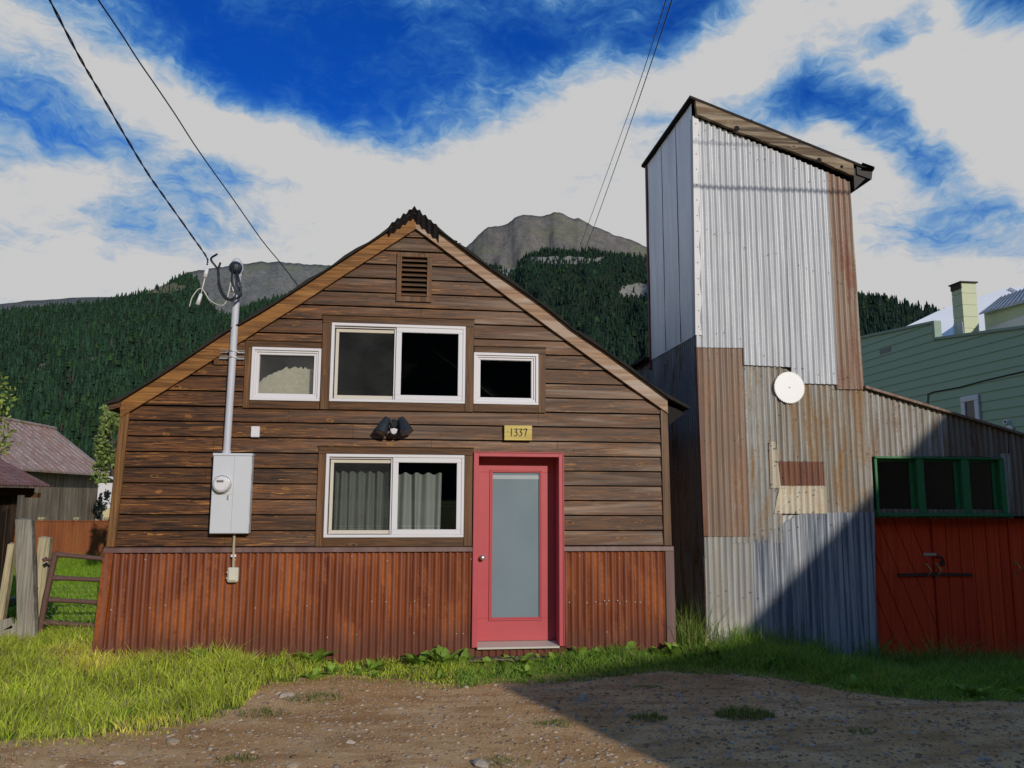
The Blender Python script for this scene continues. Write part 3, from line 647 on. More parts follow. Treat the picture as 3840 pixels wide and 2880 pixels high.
# roof: two thick slopes following the rake, overhanging the eaves
rf = MB()
A = [(-3.215, GLO[0][2]-.03)]+[tuple(p) for p in BL_]+[tuple(p) for p in BR_[1:]]+[(3.20, GRO[-1][2]-.125)]
tk = lambda i: .030+.014*math.sin(i*1.7)
for i in range(len(A)-1):
    (x0, z0), (x1, z1) = A[i], A[i+1]; t0, t1 = tk(i), tk(i+1)
    rf.hexa([(x0, 8.895, z0+.002), (x1, 8.895, z1+.002), (x1, 16.3, z1+.002), (x0, 16.3, z0+.002), (x0, 8.89, z0+t0), (x1, 8.89, z1+t1), (x1, 16.3, z1+t1), (x0, 16.3, z0+t0)])
roof = rf.build('roof', m_roof, cabin)
so_ = MB()   # soffit planks of the right eave
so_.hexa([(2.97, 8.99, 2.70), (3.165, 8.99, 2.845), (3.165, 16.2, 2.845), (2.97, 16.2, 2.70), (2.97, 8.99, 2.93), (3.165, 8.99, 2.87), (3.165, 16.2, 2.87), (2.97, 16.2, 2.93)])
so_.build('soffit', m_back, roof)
so2 = MB(); so2.hexa([(-3.20, 8.93, GLO[0][2]-.09), (-3.08, 8.93, GLO[0][2]-.05), (-3.08, 16.2, GLO[0][2]-.05), (-3.20, 16.2, GLO[0][2]-.09), (-3.20, 8.93, GLO[0][2]-.04), (-3.08, 8.93, GLO[0][2]+.02), (-3.08, 16.2, GLO[0][2]+.02), (-3.20, 16.2, GLO[0][2]-.04)])
so2.build('soffit', m_trim, roof)
ms = MB()    # moss on the left edge
for i in range(60):
    k = rs.randrange(3, 15); (x0, z0), (x1, z1) = A[k], A[k+1]; t = rs.random()
    ms.ball((x0+(x1-x0)*t, 8.93+rs.uniform(0, .4), z0+(z1-z0)*t+.045), rs.uniform(.012, .028), 6, 4, (2.2, 1.6, .45))
for i in range(70):
    k = rs.randrange(28, len(A)-4); (x0, z0), (x1, z1) = A[k], A[k+1]; t = rs.random()
    ms.ball((x0+(x1-x0)*t, 8.93+rs.uniform(0, .4), z0+(z1-z0)*t+.04), rs.uniform(.008, .018), 6, 4, (2.2, 1.6, .5))
ms.build('moss', m_moss, roof)['kind'] = 'stuff'
# ridge cap: a short folded piece of corrugated iron, wavy end to the street
rc = MB(); V = []; n = 44
for side_, sgn in ((0, -1), (1, 1)):
    pass
prof = []
for i in range(n+1):
    s = -1+2*i/n; x = -.02+s*.285; zz_ = 5.155-abs(s)*.235
    zz_ += .014*math.cos(abs(s)*PI*9); prof.append((x, zz_))
th = [(.095 if x < -.02 else .125) for x, _ in prof]
lo = [(x, z_-(.10 if x < -.02 else .14)) for (x, z_) in prof]
for i in range(n):
    (x0, z0), (x1, z1) = prof[i], prof[i+1]; (u0, w0), (u1, w1) = lo[i], lo[i+1]
    rc.hexa([(u0, 8.93, w0), (u1, 8.93, w1), (u1, 16.3, w1), (u0, 16.3, w0), (x0, 8.86+.012*math.sin(i*.9), z0), (x1, 8.86+.012*math.sin(i*.9+.9), z1), (x1, 16.3, z1), (x0, 16.3, z0)])
rc.build('ridge_cap', m_iron, roof)
rv = MB(); pv = at(912, 1230, 9.9); rv.tube([(pv[0], 9.9, pv[2]-.25), (pv[0], 9.9, pv[2]+.02)], .045, 12); rv.tube([(pv[0], 9.9, pv[2]+.02), (pv[0], 9.9, pv[2]+.05), (pv[0], 9.9, pv[2]+.065)], [.075, .07, .02], 12)
rv.build('vent_pipe', m_steel, roof)

# window trims
def trim(name_, x0, x1, z0, z1, ix0, ix1, iz0, iz1, y0=8.966, y1=9.021, left=True, right=True):
    t = MB(); t.box(x0, x1, y0, y1, iz1, z1-.013); t.box(x0-.004, x1+.004, y0-.014, y1, z1-.011, z1); tt = t.build('window_trim', m_trim, cabin, bevel=.003)
    t = MB(); t.box(ix0, ix1, y0, y1, z0, iz0-.002); t.build('window_trim', m_trim, cabin, bevel=.003)
    for on, a, b in ((left, x0, ix0), (right, ix1, x1)):
        if on: t = MB(); t.box(a+.002, b-.001, y0+.002, y1, z0, iz1-.002); t.build('window_trim', m_trimv, cabin, bevel=.003)
trim('big', -1.008, .690, 2.816, 3.887, *[WIN['big'][i] for i in (0, 1, 2, 3)])
trim('sl', -1.833, -1.014, 2.816, 3.573, *WIN['sl'], right=False)
trim('sr', .694, 1.519, 2.820, 3.580, *WIN['sr'], left=False)
trim('low', -1.004, .697, 1.330, 2.415, *WIN['low'])
def ring(mb, x0, x1, z0, z1, w, y0, y1, wb=None, wt=None, wl=None, wr=None):
    wb = wb or w; wt = wt or w; wl = wl or w; wr = wr or w
    mb.box(x0, x1, y0, y1, z0, z0+wb); mb.box(x0, x1, y0, y1, z1-wt, z1)
    mb.box(x0, x0+wl, y0, y1, z0+wb, z1-wt); mb.box(x1-wr, x1, y0, y1, z0+wb, z1-wt)
def slider(key, dust):
    x0, x1, z0, z1 = WIN[key]; xm = x0+(x1-x0)*.478
    f = MB(); ring(f, x0, x1, z0, z1, .032, 8.955, 9.07, wl=.034, wr=.03, wb=.03); f.box(x0+.032, x1-.03, 9.045, 9.07, z0+.03, z0+.05)
    win = f.build('window', m_white, cabin, bevel=.003)
    s = MB(); ring(s, xm, x1-.03, z0+.03, z1-.032, .066, 8.962, 8.995, wl=.062, wr=.052, wb=.055, wt=.055); s.build('sash', m_white, win, bevel=.004)
    s = MB(); ring(s, x0+.045, xm-.002, z0+.036, z1-.055, .04, 9.012, 9.04, wr=.022, wl=.035); s.build('sash', m_tansash, win, bevel=.003)
    s = MB(); s.box(x0+.034, xm, 8.985, 9.01, z1-.050, z1-.034); s.box(xm-.018, xm-.002, 8.985, 9.01, z0+.032, z1-.052); s.build('track', m_white, win)
    g = MB(); g.box(xm+.06, x1-.08, 8.978, 8.982, z0+.084, z1-.086); g.build('pane', m_pane, win)
    g = MB(); g.box(x0+.08, xm-.022, 9.022, 9.026, z0+.074, z1-.094); p = g.build('pane', m_pane_dusty, win); p['label'] = 'dusty left pane behind an insect screen'
    return win
slider('big', 1); slider('low', 1)
for key, gm in (('sl', m_obscure), ('sr', m_pane)):
    x0, x1, z0, z1 = WIN[key]
    f = MB(); ring(f, x0, x1, z0, z1, .03, 8.955, 9.06); win = f.build('window', m_white, cabin, bevel=.003)
    s = MB(); ring(s, x0+.03, x1-.03, z0+.03, z1-.03, .022, 8.972, 9.05, wb=.03); s.build('sash', m_white, win, bevel=.003)
    s = MB(); ring(s, x0+.052, x1-.052, z0+.06, z1-.052, .026, 8.986, 9.05, wb=.02); s.build('stop', m_white, win, bevel=.003)
    g = MB(); g.box(x0+.078, x1-.078, 9.02, 9.024, z0+.08, z1-.078); g.build('pane', gm, win)
# gable vent
f = MB(); x0, x1, z0, z1 = -.204, .195, 4.065, 4.642
ring(f, x0, x1, z0, z1, .055, 8.962, 9.05, wt=.052, wb=.06); vent = f.build('gable_vent', m_trimv, cabin, bevel=.003)
f = MB()
for i in range(8):
    zc = 4.145+i*.0575
    f.hexa([(-.15, 8.975, zc-.008), (.141, 8.975, zc-.008), (.141, 9.05, zc+.032), (-.15, 9.05, zc+.032), (-.15, 8.975, zc+.010), (.141, 8.975, zc+.010), (.141, 9.05, zc+.05), (-.15, 9.05, zc+.05)])
f.build('louvre', m_trim, vent)
f = MB(); f.box(-.15, .141, 9.085, 9.095, 4.12, 4.6); f.build('screen', m_back, vent)
# mast backing board on the siding behind the conduit clamps
f = MB(); f.box(-2.16, -1.835, 8.968, 9.021, 3.285, 3.50); f.build('backing_board', m_trimv, cabin, bevel=.003)
# door
fr = MB()
for (a, b, c_, d, y0) in ((.701, .757, .25, 2.366, 8.945), (1.664, 1.719, .25, 2.366, 8.945)):
    fr.box(a, b, y0, 9.03, c_, d); 
fr.box(.757, 1.664, 8.945, 9.03, 2.316, 2.366)
fr.box(.699, .712, 8.935, 8.945, .25, 2.368); fr.box(1.708, 1.721, 8.935, 8.945, .25, 2.368); fr.box(.712, 1.708, 8.935, 8.945, 2.356, 2.368)
fr.box(.735, .757, 9.03, 9.26, .25, 2.33); fr.box(1.664, 1.686, 9.03, 9.26, .25, 2.33); fr.box(.757, 1.664, 9.03, 9.26, 2.316, 2.335)
fr.build('door_frame', m_pinkdoor, cabin, bevel=.003)
YD = 9.19
d = MB(); ring(d, .759, 1.662, .275, 2.314, .165, YD, YD+.045, wb=.245, wt=.165, wl=.172, wr=.172)
door = d.build('door', m_pinkdoor, cabin, bevel=.003)
d = MB(); ring(d, .905, 1.512, .495, 2.180, .018, YD-.014, YD+.01); ring(d, .923, 1.494, .513, 2.162, .016, YD-.008, YD+.01); d.build('glazing_bead', m_pinkdoor, door, bevel=.003)
d = MB(); d.box(.925, 1.492, YD+.012, YD+.03, .515, 2.160); d.build('glass_panel', m_frost, door)
d = MB(); d.box(.94, 1.478, YD+.009, YD+.014, 2.07, 2.115); d.build('top_strip', flat('pale_strip', (.34, .39, .42), .4), door)  # pale strip across the top of the door glass
d = MB(); d.tube([(.826, YD, 1.187), (.826, YD-.012, 1.187)], .034, 16); d.tube([(.826, YD-.012, 1.187), (.826, YD-.035, 1.187), (.826, YD-.042, 1.187), (.826, YD-.06, 1.187), (.826, YD-.07, 1.187)], [.012, .012, .026, .028, .014], 16)
d.build('door_knob', m_steel, door, smooth=True)
t = MB(); t.hexa([(.758, 8.93, .232), (1.663, 8.93, .232), (1.663, 9.26, .232), (.758, 9.26, .232), (.758, 8.93, .252), (1.663, 8.93, .252), (1.663, 9.26, .275), (.758, 9.26, .275)])
t.build('threshold', m_tansash, cabin, bevel=.003)
t = MB(); t.box(.60, 1.72, 8.80, 8.96, .02, .155); t.build('doorstep', wood('step_wood', (.09, .065, .045), (.16, .12, .085), (.25, .2, .15), 'x'), cabin, bevel=.008)

# things inside the windows
def curtain(name_, x0, x1, z0, z1, Y, folds, label, depth=.035):
    c = MB(); n = int((x1-x0)*160); V = []
    rr = random.Random(int(x0*100)); ph = [rr.uniform(0, 6) for _ in range(4)]
    rows = [(z0, 0), (z0+.045, 1), (z0+.05, 0), (z0+.075, 1), (z0+.08, 0), (z0+(z1-z0)*.4, 0), (z0+(z1-z0)*.7, 0), (z1, 0)]
    for z_, _ in rows:
        for i in range(n+1):
            s = i/n; x = x0+(x1-x0)*s+.012*math.sin(s*folds*4+ph[0])*(1-(z_-z0)/(z1-z0))
            y = Y+depth*math.sin(s*folds*2*PI+.6*math.sin(s*9+ph[1]))+.3*depth*math.sin(s*folds*4.7+ph[2])
            V.append((x, y, z_+(.012*math.sin(s*folds*2*PI+ph[3]) if z_ == z1 else 0)))
    base = len(c.v)
    for j in range(len(rows)-1):
        c.mi = 1 if j in (1, 3) else 0
        b0 = len(c.v); c.add(V[j*(n+1):(j+2)*(n+1)], [(i, i+1, n+2+i, n+1+i) for i in range(n)])
    tag(c.build(name_, [m_curtain, m_curtain_w], None, ((x0+x1)/2, Y, z0), smooth=True), label, 'curtain', 'curtains in the lower window')
curtain('curtain', -.83, -.24, 1.46, 2.135, 9.20, 6, 'grey green curtain behind the dusty left pane of the lower window')
curtain('curtain', -.16, .355, 1.46, 2.125, 9.20, 4, 'grey green curtain behind the clear right pane of the lower window')
bl = MB(); V = []  # added panel; its ragged top edge draws the shadow line on the glass
for i in range(30):
    x = -1.70+i*.65/29; V.append((x, 9.16, 2.90)); 
for i in range(30):
    x = -1.70+i*.65/29; V.append((x, 9.16, 3.13+.17*min(1, i/12)**.7+random.uniform(-.018, .018)))
bl.add(V, [(i, i+1, 31+i, 30+i) for i in range(29)])
bl.add([(x, y+.012, z_) for x, y, z_ in V], [(i+1, i, 30+i, 31+i) for i in range(29)])
tag(bl.build('sunlit_glass_panel', flat('pale_panel', (.56, .56, .49), .7, 0, .35, 34, .3, 1.0), None, (-1.38, 9.16, 2.9)), 'added pale panel shaped like the sunlit part of the small upper left window', 'blind')

# ------------------------------------------------------------------ things on the cabin front
# number board
sg = thing('house_number_sign', 'yellow wooden board painted 1337 above the red door', 'sign', (1.197, 8.97, 2.5))
s = MB(); s.box(1.04, 1.355, 8.935, 8.972, 2.50, 2.669); s.build('board', m_sign, sg, bevel=.003)
def stroke(mb, pts, w, Y):
    P = np.array(pts, float); n = len(P)
    for i in range(n-1):
        d_ = P[i+1]-P[i]; L = np.linalg.norm(d_); q = np.array([-d_[1], d_[0]])/L
        a, b = (w*(.5+.5*math.sin(PI*(i+.5)/n)))/2, (w*(.5+.5*math.sin(PI*(i+1.5)/n)))/2
        p = [P[i]-q*a, P[i+1]-q*b, P[i+1]+q*b, P[i]+q*a]
        mb.prism([tuple(v_) for v_ in p], Y-.0015, Y+.001)
def glyph(ch, x, z, s):
    three = [(.0, .92), (.35, 1.0), (.72, .98), (.50, .72), (.30, .58), (.62, .50), (.72, .30), (.55, .08), (.2, .0), (-.08, .08)]
    g = {'-': [(.05, .55), (.35, .6)], '1': [(.30, 1.08), (.26, .6), (.24, -.05)], '3': three, '7': [(-.1, .86), (.25, .98), (.78, 1.0), (.55, .6), (.32, -.08)]}[ch]
    return [(x+a*s*.62, z+b*s) for a, b in g]
for ch, x in (('-', 1.068), ('1', 1.107), ('3', 1.150), ('3', 1.203), ('7', 1.258)):
    s = MB(); stroke(s, glyph(ch, x, 2.547, .082), .0135 if ch != '-' else .008, 8.934); s.build('dash' if ch == '-' else 'digit', m_ink, sg)
# flood light
fl = thing('flood_light', 'black twin headed security light on the cabin front above the lower window', 'wall light', (-.19, 8.99, 2.6))
s = MB(); s.tube([(-.19, 8.99, 2.66), (-.19, 8.93, 2.66)], .062, 18); s.tube([(-.19, 8.93, 2.66), (-.19, 8.90, 2.655)], [.05, .035], 14); s.build('wall_plate', m_black, fl)
for sx_, e in ((-1, (-.335, 8.85, 2.555)), (1, (-.05, 8.84, 2.562))):
    st = np.array([-.19+sx_*.075, 8.90, 2.725]); en = np.array(e)
    s = MB(); s.tube([st, st+(en-st)*.18, st+(en-st)*.5, en], [.034, .043, .060, .076], 18); s.tube([(-.19+sx_*.03, 8.91, 2.67), (-.19+sx_*.06, 8.90, 2.70), tuple(st)], .014, 8)
    h = s.build('lamp_head', m_black, fl, smooth=False)
    d_ = (en-st)/np.linalg.norm(en-st)
    s = MB(); s.tube([en+d_*.001, en+d_*.004], [.062, .059], 18); s.build('lens', flat('lamp_lens', (.10, .10, .11), .12), h)
s = MB(); s.box(-.225, -.155, 8.84, 8.93, 2.53, 2.60); s.build('motion_sensor', m_black, fl, bevel=.012)
s = MB(); s.tube([(-.19, 8.842, 2.575), (-.19, 8.825, 2.572)], [.036, .03], 14); s.box(-.228, -.152, 8.828, 8.842, 2.575, 2.600); s.build('sensor_lens', m_white, fl, bevel=.004)
# small sensor
s = MB(); s.box(-1.727, -1.635, 8.948, 8.99, 2.496, 2.615); tag(s.build('thermostat_sensor', m_white, None, (-1.68, 8.99, 2.5), .006), 'small white plastic box on the siding right of the conduit', 'sensor box')
# electric meter box
mt = thing('electric_meter', 'pale grey electric meter cabinet with a round glass meter', 'meter box', (-1.88, 8.98, 1.47))
s = MB(); s.box(-2.082, -1.683, 8.865, 8.985, 1.470, 2.310); s.box(-2.088, -1.677, 8.855, 8.985, 2.288, 2.316); s.build('cabinet', m_greypaint, mt, bevel=.005)
s = MB(); s.box(-1.862, -1.69, 8.857, 8.866, 1.476, 2.284); s.build('cover_panel', m_greypaint, mt, bevel=.003)
s = MB(); s.box(-2.078, -1.867, 8.858, 8.866, 1.476, 1.872); s.build('cover_panel', m_greypaint, mt, bevel=.003)
s = MB(); s.box(-2.078, -1.867, 8.860, 8.866, 1.878, 2.284); s.build('cover_panel', m_greypaint, mt, bevel=.003)
s = MB(); s.tube([(-1.975, 8.862, 1.985), (-1.975, 8.84, 1.985)], .098, 28); s.build('meter_collar', m_steel, mt)
s = MB(); s.tube([(-1.975, 8.84, 1.985), (-1.975, 8.79, 1.985), (-1.975, 8.775, 1.985)], [.088, .082, .062], 28); dl = s.build('meter_dial', m_white, mt)
s = MB(); s.box(-2.015, -1.945, 8.772, 8.7755, 2.005, 2.028); s.build('display', flat('meter_display', (.16, .15, .14), .3), dl)
s = MB(); s.box(-1.915, -1.900, 8.845, 8.86, 1.825, 1.872); s.build('latch', m_steel, mt)
for z0 in (2.10, 1.92, 1.56): s = MB(); s.box(-1.684, -1.677, 8.885, 8.91, z0, z0+.1); s.build('hinge', m_steel, mt)
# service mast
sm = thing('service_mast', 'steel conduit mast rising from the meter cabinet through the eave with a weatherhead', 'conduit mast', (-1.96, 8.93, 2.316))
pb, ptop = np.array([-1.962, 8.925, 2.316]), np.array([-1.945, 8.925, 4.30])
s = MB(); s.tube([pb, ptop], .038, 18, True); s.tube([pb, pb+[0, 0, .03]], .045, 18); s.tube([pb+(ptop-pb)*.985, ptop+[0, 0, .02]], .044, 18); s.build('conduit', m_conduit, sm, smooth=False)
s = MB(); s.tube([ptop+[0, .02, .0], ptop+[0, .01, .06], ptop+[-.01, -.01, .10], ptop+[-.015, -.04, .115], ptop+[-.02, -.07, .105]], [.050, .058, .062, .056, .04], 16); s.build('weatherhead', m_conduit, sm, smooth=True)
s = MB(); s.ball(ptop+[-.014, -.075, .05], .074, 12, 8, (1, .6, 1.0)); s.build('weatherhead_mouth', m_black, sm)
for z_ in (3.42, 3.352):
    s = MB(); s.box(-2.098, -1.835, 8.955, 8.966, z_-.004, z_+.020); s.box(-2.098, -1.835, 8.935, 8.958, z_-.008, z_-.003); s.box(-2.098, -1.835, 8.935, 8.958, z_+.019, z_+.024); s.build('strut_channel', m_steel, sm)
    s = MB(); s.tube([(-1.955-.05, 8.95, z_+.008), (-1.955-.043, 8.90, z_+.008), (-1.955, 8.881, z_+.008), (-1.955+.043, 8.90, z_+.008), (-1.955+.05, 8.95, z_+.008)], .007, 6); s.build('pipe_clamp', m_steel, sm)
s = MB(); s.box(-2.02, -1.96, 8.86, 8.90, 4.085, 4.135); s.tube([(-2.0, 8.88, 4.11), (-1.9, 8.88, 4.11)], .012, 8); s.build('insulator_bracket', m_white, sm, bevel=.006)
knob = np.array([-2.22, 8.70, 4.345])
def arc(pts, n=10):
    P = [np.array(p, float) for p in pts]; P = [2*P[0]-P[1]]+P+[2*P[-1]-P[-2]]; out = []
    for i in range(1, len(P)-2):
        for k in range(n):
            t = k/n; a, b, c_, d_ = P[i-1], P[i], P[i+1], P[i+2]
            out.append(.5*((2*b)+(-a+c_)*t+(2*a-5*b+4*c_-d_)*t*t+(-a+3*b-3*c_+d_)*t**3))
    return out+[P[-2]]
mouth = ptop+[-.018, -.09, .05]
for pts, r, mm in (([mouth, mouth+[.06, -.05, -.14], mouth+[.085, -.05, -.30], mouth+[.0, -.06, -.39], mouth+[-.10, -.07, -.29], mouth+[-.15, -.1, -.10], knob+[.13, .02, .02]], .011, m_cable),
                   ([mouth+[-.02, 0, 0], mouth+[-.01, -.06, -.16], mouth+[.04, -.07, -.33], mouth+[-.05, -.07, -.38], mouth+[-.14, -.06, -.25], mouth+[-.16, -.05, -.06], mouth+[-.24, -.06, .06], knob+[.10, -.02, .1]], .011, m_cable),
                   ([mouth+[.02, 0, .01], mouth+[.05, -.04, -.2], mouth+[.09, -.02, -.31], mouth+[.03, -.03, -.36]], .010, m_cable),
                   ([mouth+[-.02, -.01, 0], mouth+[-.03, -.05, -.25], mouth+[-.08, -.06, -.44], mouth+[-.22, -.06, -.40], mouth+[-.32, -.07, -.27], mouth+[-.40, -.08, -.36], mouth+[-.43, -.08, -.48]], .007, m_wire)):
    s = MB(); s.tube(arc(pts), r, 8); s.build('service_cable', mm, sm, smooth=True)
s = MB(); s.tube([knob+[0, 0, -.06], knob+[-.015, 0, -.16]], [.02, .022], 10); s.tube([knob+[-.015, 0, -.16], knob+[-.045, .0, -.34]], .006, 6); s.tube([knob+[-.045, 0, -.34], knob+[-.075, 0, -.46]], [.016, .024], 10)
s.build('dead_end_clamp', m_white, sm, smooth=True)
# outlet box
ob = thing('outlet_box', 'small weathered outdoor outlet box under the meter cabinet', 'outlet box', (-1.82, 8.97, .96))
s = MB(); s.tube([(-1.842, 8.95, 1.475), (-1.842, 8.95, 1.3), (-1.835, 8.935, 1.24), (-1.832, 8.935, 1.118)], .014, 8); s.build('conduit', m_pvc, ob)
s = MB(); s.box(-1.885, -1.775, 8.90, 8.972, .965, 1.118); s.build('box', m_boxpale, ob, bevel=.012)
s = MB(); s.box(-1.868, -1.79, 8.886, 8.902, .985, 1.10); s.box(-1.892, -1.884, 8.90, 8.93, 1.0, 1.02); s.box(-1.892, -1.884, 8.90, 8.93, 1.06, 1.08); s.build('cover', m_boxpale, ob, bevel=.005)
s = MB(); s.box(-1.862, -1.808, 8.925, 8.94, 1.225, 1.25); s.build('strap', m_white, ob)

# overhead wires
def wire(name, pts, r, mat, label, twist=0, group=None):
    P = arc(pts, 14); s = MB()
    if twist:
        for k in (0, 1):
            s.tube([p+np.array([math.cos(i*.55+k*PI), 0, math.sin(i*.55+k*PI)])*twist for i, p in enumerate(P)], r, 6)
    else: s.tube(P, r, 6)
    return tag(s.build(name, mat, None, tuple(P[0])), label, 'cable', group)
def pline(pl, near, far):
    return [at(x, y, near+(far-near)*i/(len(pl)-1)) for i, (x, y) in enumerate(pl)]
wire('power_line', [at(95, -190, 4.6)]+pline([(187, 0), (295, 208), (373, 343), (473, 516), (555, 651), (625, 751), (720, 885)], 5.2, 8.4)+[at(775, 965, 8.66), knob+[0, 0, -.02]], .0052, m_bluecable, 'twisted service cable dropping to the weatherhead of the mast', .0055)
wire('power_line', [at(270, -150, 6.2)]+pline([(369, 0), (451, 121), (521, 230), (590, 330), (660, 434), (729, 542), (799, 642), (868, 738), (937, 837), (990, 911), (1055, 990), (1115, 1068), (1145, 1110)], 7.0, 13.5), .0075, m_bluecable, 'single dark cable running down behind the left slope of the cabin roof')
wire('power_line', [at(2560, -150, 8)]+pline([(2519, 0), (2419, 304), (2341, 530), (2241, 812), (2206, 906), (2141, 1072), (2092, 1195)], 10, 40), .010, m_cable, 'thicker of the two cables slanting down between cabin and tower')
wire('power_line', [at(2540, -150, 8)]+pline([(2497, 0), (2406, 286), (2319, 530), (2220, 802), (2170, 935), (2127, 1047), (2068, 1195)], 10, 40), .008, m_cable, 'thinner of the two cables slanting down between cabin and tower')
for z_, r, lab in ((5.79, .019, 'thick cable whose shadow crosses the tin tower'), (6.385, .010, 'thin cable whose shadow crosses the top of the tin tower')):
    p0 = np.array([3.0, 9.4, z_-.01])+np.array(SUN)/abs(SUN.y)*5.4; p1 = np.array([6.5, 9.4, z_+.035])+np.array(SUN)/abs(SUN.y)*5.4
    wire('power_line', [p0-(p1-p0)*1.0, p0, p1, p1+(p1-p0)*1.0], r, m_cable, lab)

# ------------------------------------------------------------------ the tin tower with its lean-to
tw = thing('tin_tower', 'tall tower and lean-to shed clad in patched corrugated metal', 'shed', (4.6, 9.4, .1))
T = 9.4
def q2(px, py, Y=T): p = at(px, py, Y); return (p[0], p[2])
cn = [0]
def sheet_px(mat, TL, TRr, BR, BL, layer=0, label=None, pts=None, parent=None, rows=8):
    s = MB(); cn[0] += 1
    Q = [q2(*p) for p in (TL, TRr, BR, BL)]
    corr(s, *Q, T-.006*layer, phase=cn[0]*.9, rows=rows)
    s.mi = 1; rr = random.Random(cn[0])
    (xa, za), (xb, zb), (xc, zc), (xd, zd) = Q
    for t in (.06, .5, .94):
        for k in range(6):
            if rr.random() < .55:
                u_ = (k+.5)/6; xx = (xd+(xc-xd)*u_)*(1-t)+(xa+(xb-xa)*u_)*t; zz_ = (zd+(zc-zd)*u_)*(1-t)+(za+(zb-za)*u_)*t
                s.ball((xx, T-.006*layer-.010, zz_+rr.uniform(-.06, .06)), .008, 6, 4, (1, .6, 1))
    o = s.build('corrugated_sheet', [mat, m_screwd], parent or tw, smooth=True)
    if label: o['label'] = label
    return o
m_screwd = flat('dark_screw', (.16, .14, .12), .5, .2)
# upper cladding
sheet_px(m_zinc, (2600, 440), (2765, 512), (2787, 1306), (2609, 1304), 4, 'bright zinc sheet at the tower edge')
sheet_px(m_zinc, (2764, 510), (2933, 582), (2966, 1378), (2786, 1370), 5, 'bright zinc sheet')
sheet_px(m_zinc, (2932, 580), (3096, 650), (3136, 1443), (2964, 1438), 6, 'bright zinc sheet reaching lowest')
sheet_px(m_red, (3095, 648), (3180, 685), (3237, 1462), (3134, 1460), 5, 'tan sheet streaked with red rust at the right edge')
# lower cladding
sheet_px(m_pink, (2613, 1300), (2785, 1300), (2812, 2012), (2641, 2012), 2, 'pinkish tan rusty sheet')
sheet_px(m_old, (2783, 1355), (2905, 1355), (2940, 2036), (2745, 2036), 1)
sheet_px(m_old2, (2900, 1370), (3075, 1430), (3100, 1735), (2912, 1735), 2)
sheet_px(m_old2, (3070, 1430), (3262, 1455), (3274, 1925), (3096, 1925), 1)
sheet_px(m_old, (2912, 1728), (3100, 1728), (3102, 1925), (2925, 1925), 0)
sheet_px(m_patch, (2916, 1730), (3083, 1732), (3091, 1832), (2927, 1832), 2.4, 'dark brown rusty patch', rows=3)
sheet_px(m_drip, (2922, 1822), (3092, 1822), (3098, 1926), (2900, 1926), 3, 'pale patch with orange rust drips', rows=4)
sheet_px(m_drip, (2882, 1658), (2906, 1656), (2925, 1832), (2888, 1832), 3.3, 'narrow pale strip', rows=4)
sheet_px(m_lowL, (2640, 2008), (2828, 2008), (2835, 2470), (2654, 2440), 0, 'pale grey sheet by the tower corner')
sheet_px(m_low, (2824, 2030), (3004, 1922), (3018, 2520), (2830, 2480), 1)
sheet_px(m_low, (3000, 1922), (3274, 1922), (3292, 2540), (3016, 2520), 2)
# lean-to cladding above the windows and right of them
sheet_px(m_lean, (3236, 1462), (3560, 1552), (3560, 1712), (3262, 1712), 0)
sheet_px(m_leanR, (3556, 1551), (3700, 1594), (3700, 1714), (3556, 1712), 1)
sheet_px(m_leanR, (3696, 1593), (3778, 1617), (3778, 1720), (3696, 1714), 0)
sheet_px(m_lean, (3745, 1700), (3790, 1702), (3792, 1935), (3760, 1935), 1.5)
sheet_px(m_leanR, (3776, 1618), (4200, 1745), (4200, 1935), (3792, 1935), 2)
sheet_px(m_leanR, (3271, 1908), (3800, 1912), (3800, 1945), (3272, 1943), 1, rows=2)
m_flash = flat('dull_flashing', (.46, .46, .48), .5, .1, .12, 9)
# bright corner flashing of the upper tower
s = MB(); a, b = q2(2597, 440), q2(2608, 1258)
n = 30
for i in range(n):
    t0, t1 = i/n, (i+1)/n; f_ = lambda t: (a[0]+(b[0]-a[0])*t, a[1]+(b[1]-a[1])*t)
    (x0, z0), (x1, z1) = f_(t0), f_(t1); w0, w1 = .06+.012*math.sin(i*1.3), .06+.012*math.sin((i+1)*1.3)
    s.hexa([(x1-.012, T-.035, z1), (x1+w1, T-.037, z1), (x1+w1, T-.03, z1), (x1-.012, T+.06, z1), (x0-.012, T-.035, z0), (x0+w0, T-.037, z0), (x0+w0, T-.03, z0), (x0-.012, T+.06, z0)])
s.mi = 1
for i in range(14): t0 = (i+.5)/14; s.ball((a[0]+(b[0]-a[0])*t0+.03, T-.038, a[1]+(b[1]-a[1])*t0), .008, 6, 4, (1, .5, 1))
s.build('corner_flashing', [m_flash, m_screwd], tw)
# lower corner of the tower: rusty edge
s = MB(); a, b = q2(2613, 1300), q2(2641, 2010); s.hexa([(b[0]-.012, T-.02, b[1]), (b[0]+.035, T-.024, b[1]), (b[0]+.035, T+.03, b[1]), (b[0]-.012, T+.03, b[1]), (a[0]-.012, T-.02, a[1]), (a[0]+.035, T-.024, a[1]), (a[0]+.035, T+.03, a[1]), (a[0]-.012, T+.03, a[1])]); s.build('corner_flashing', m_patch, tw)
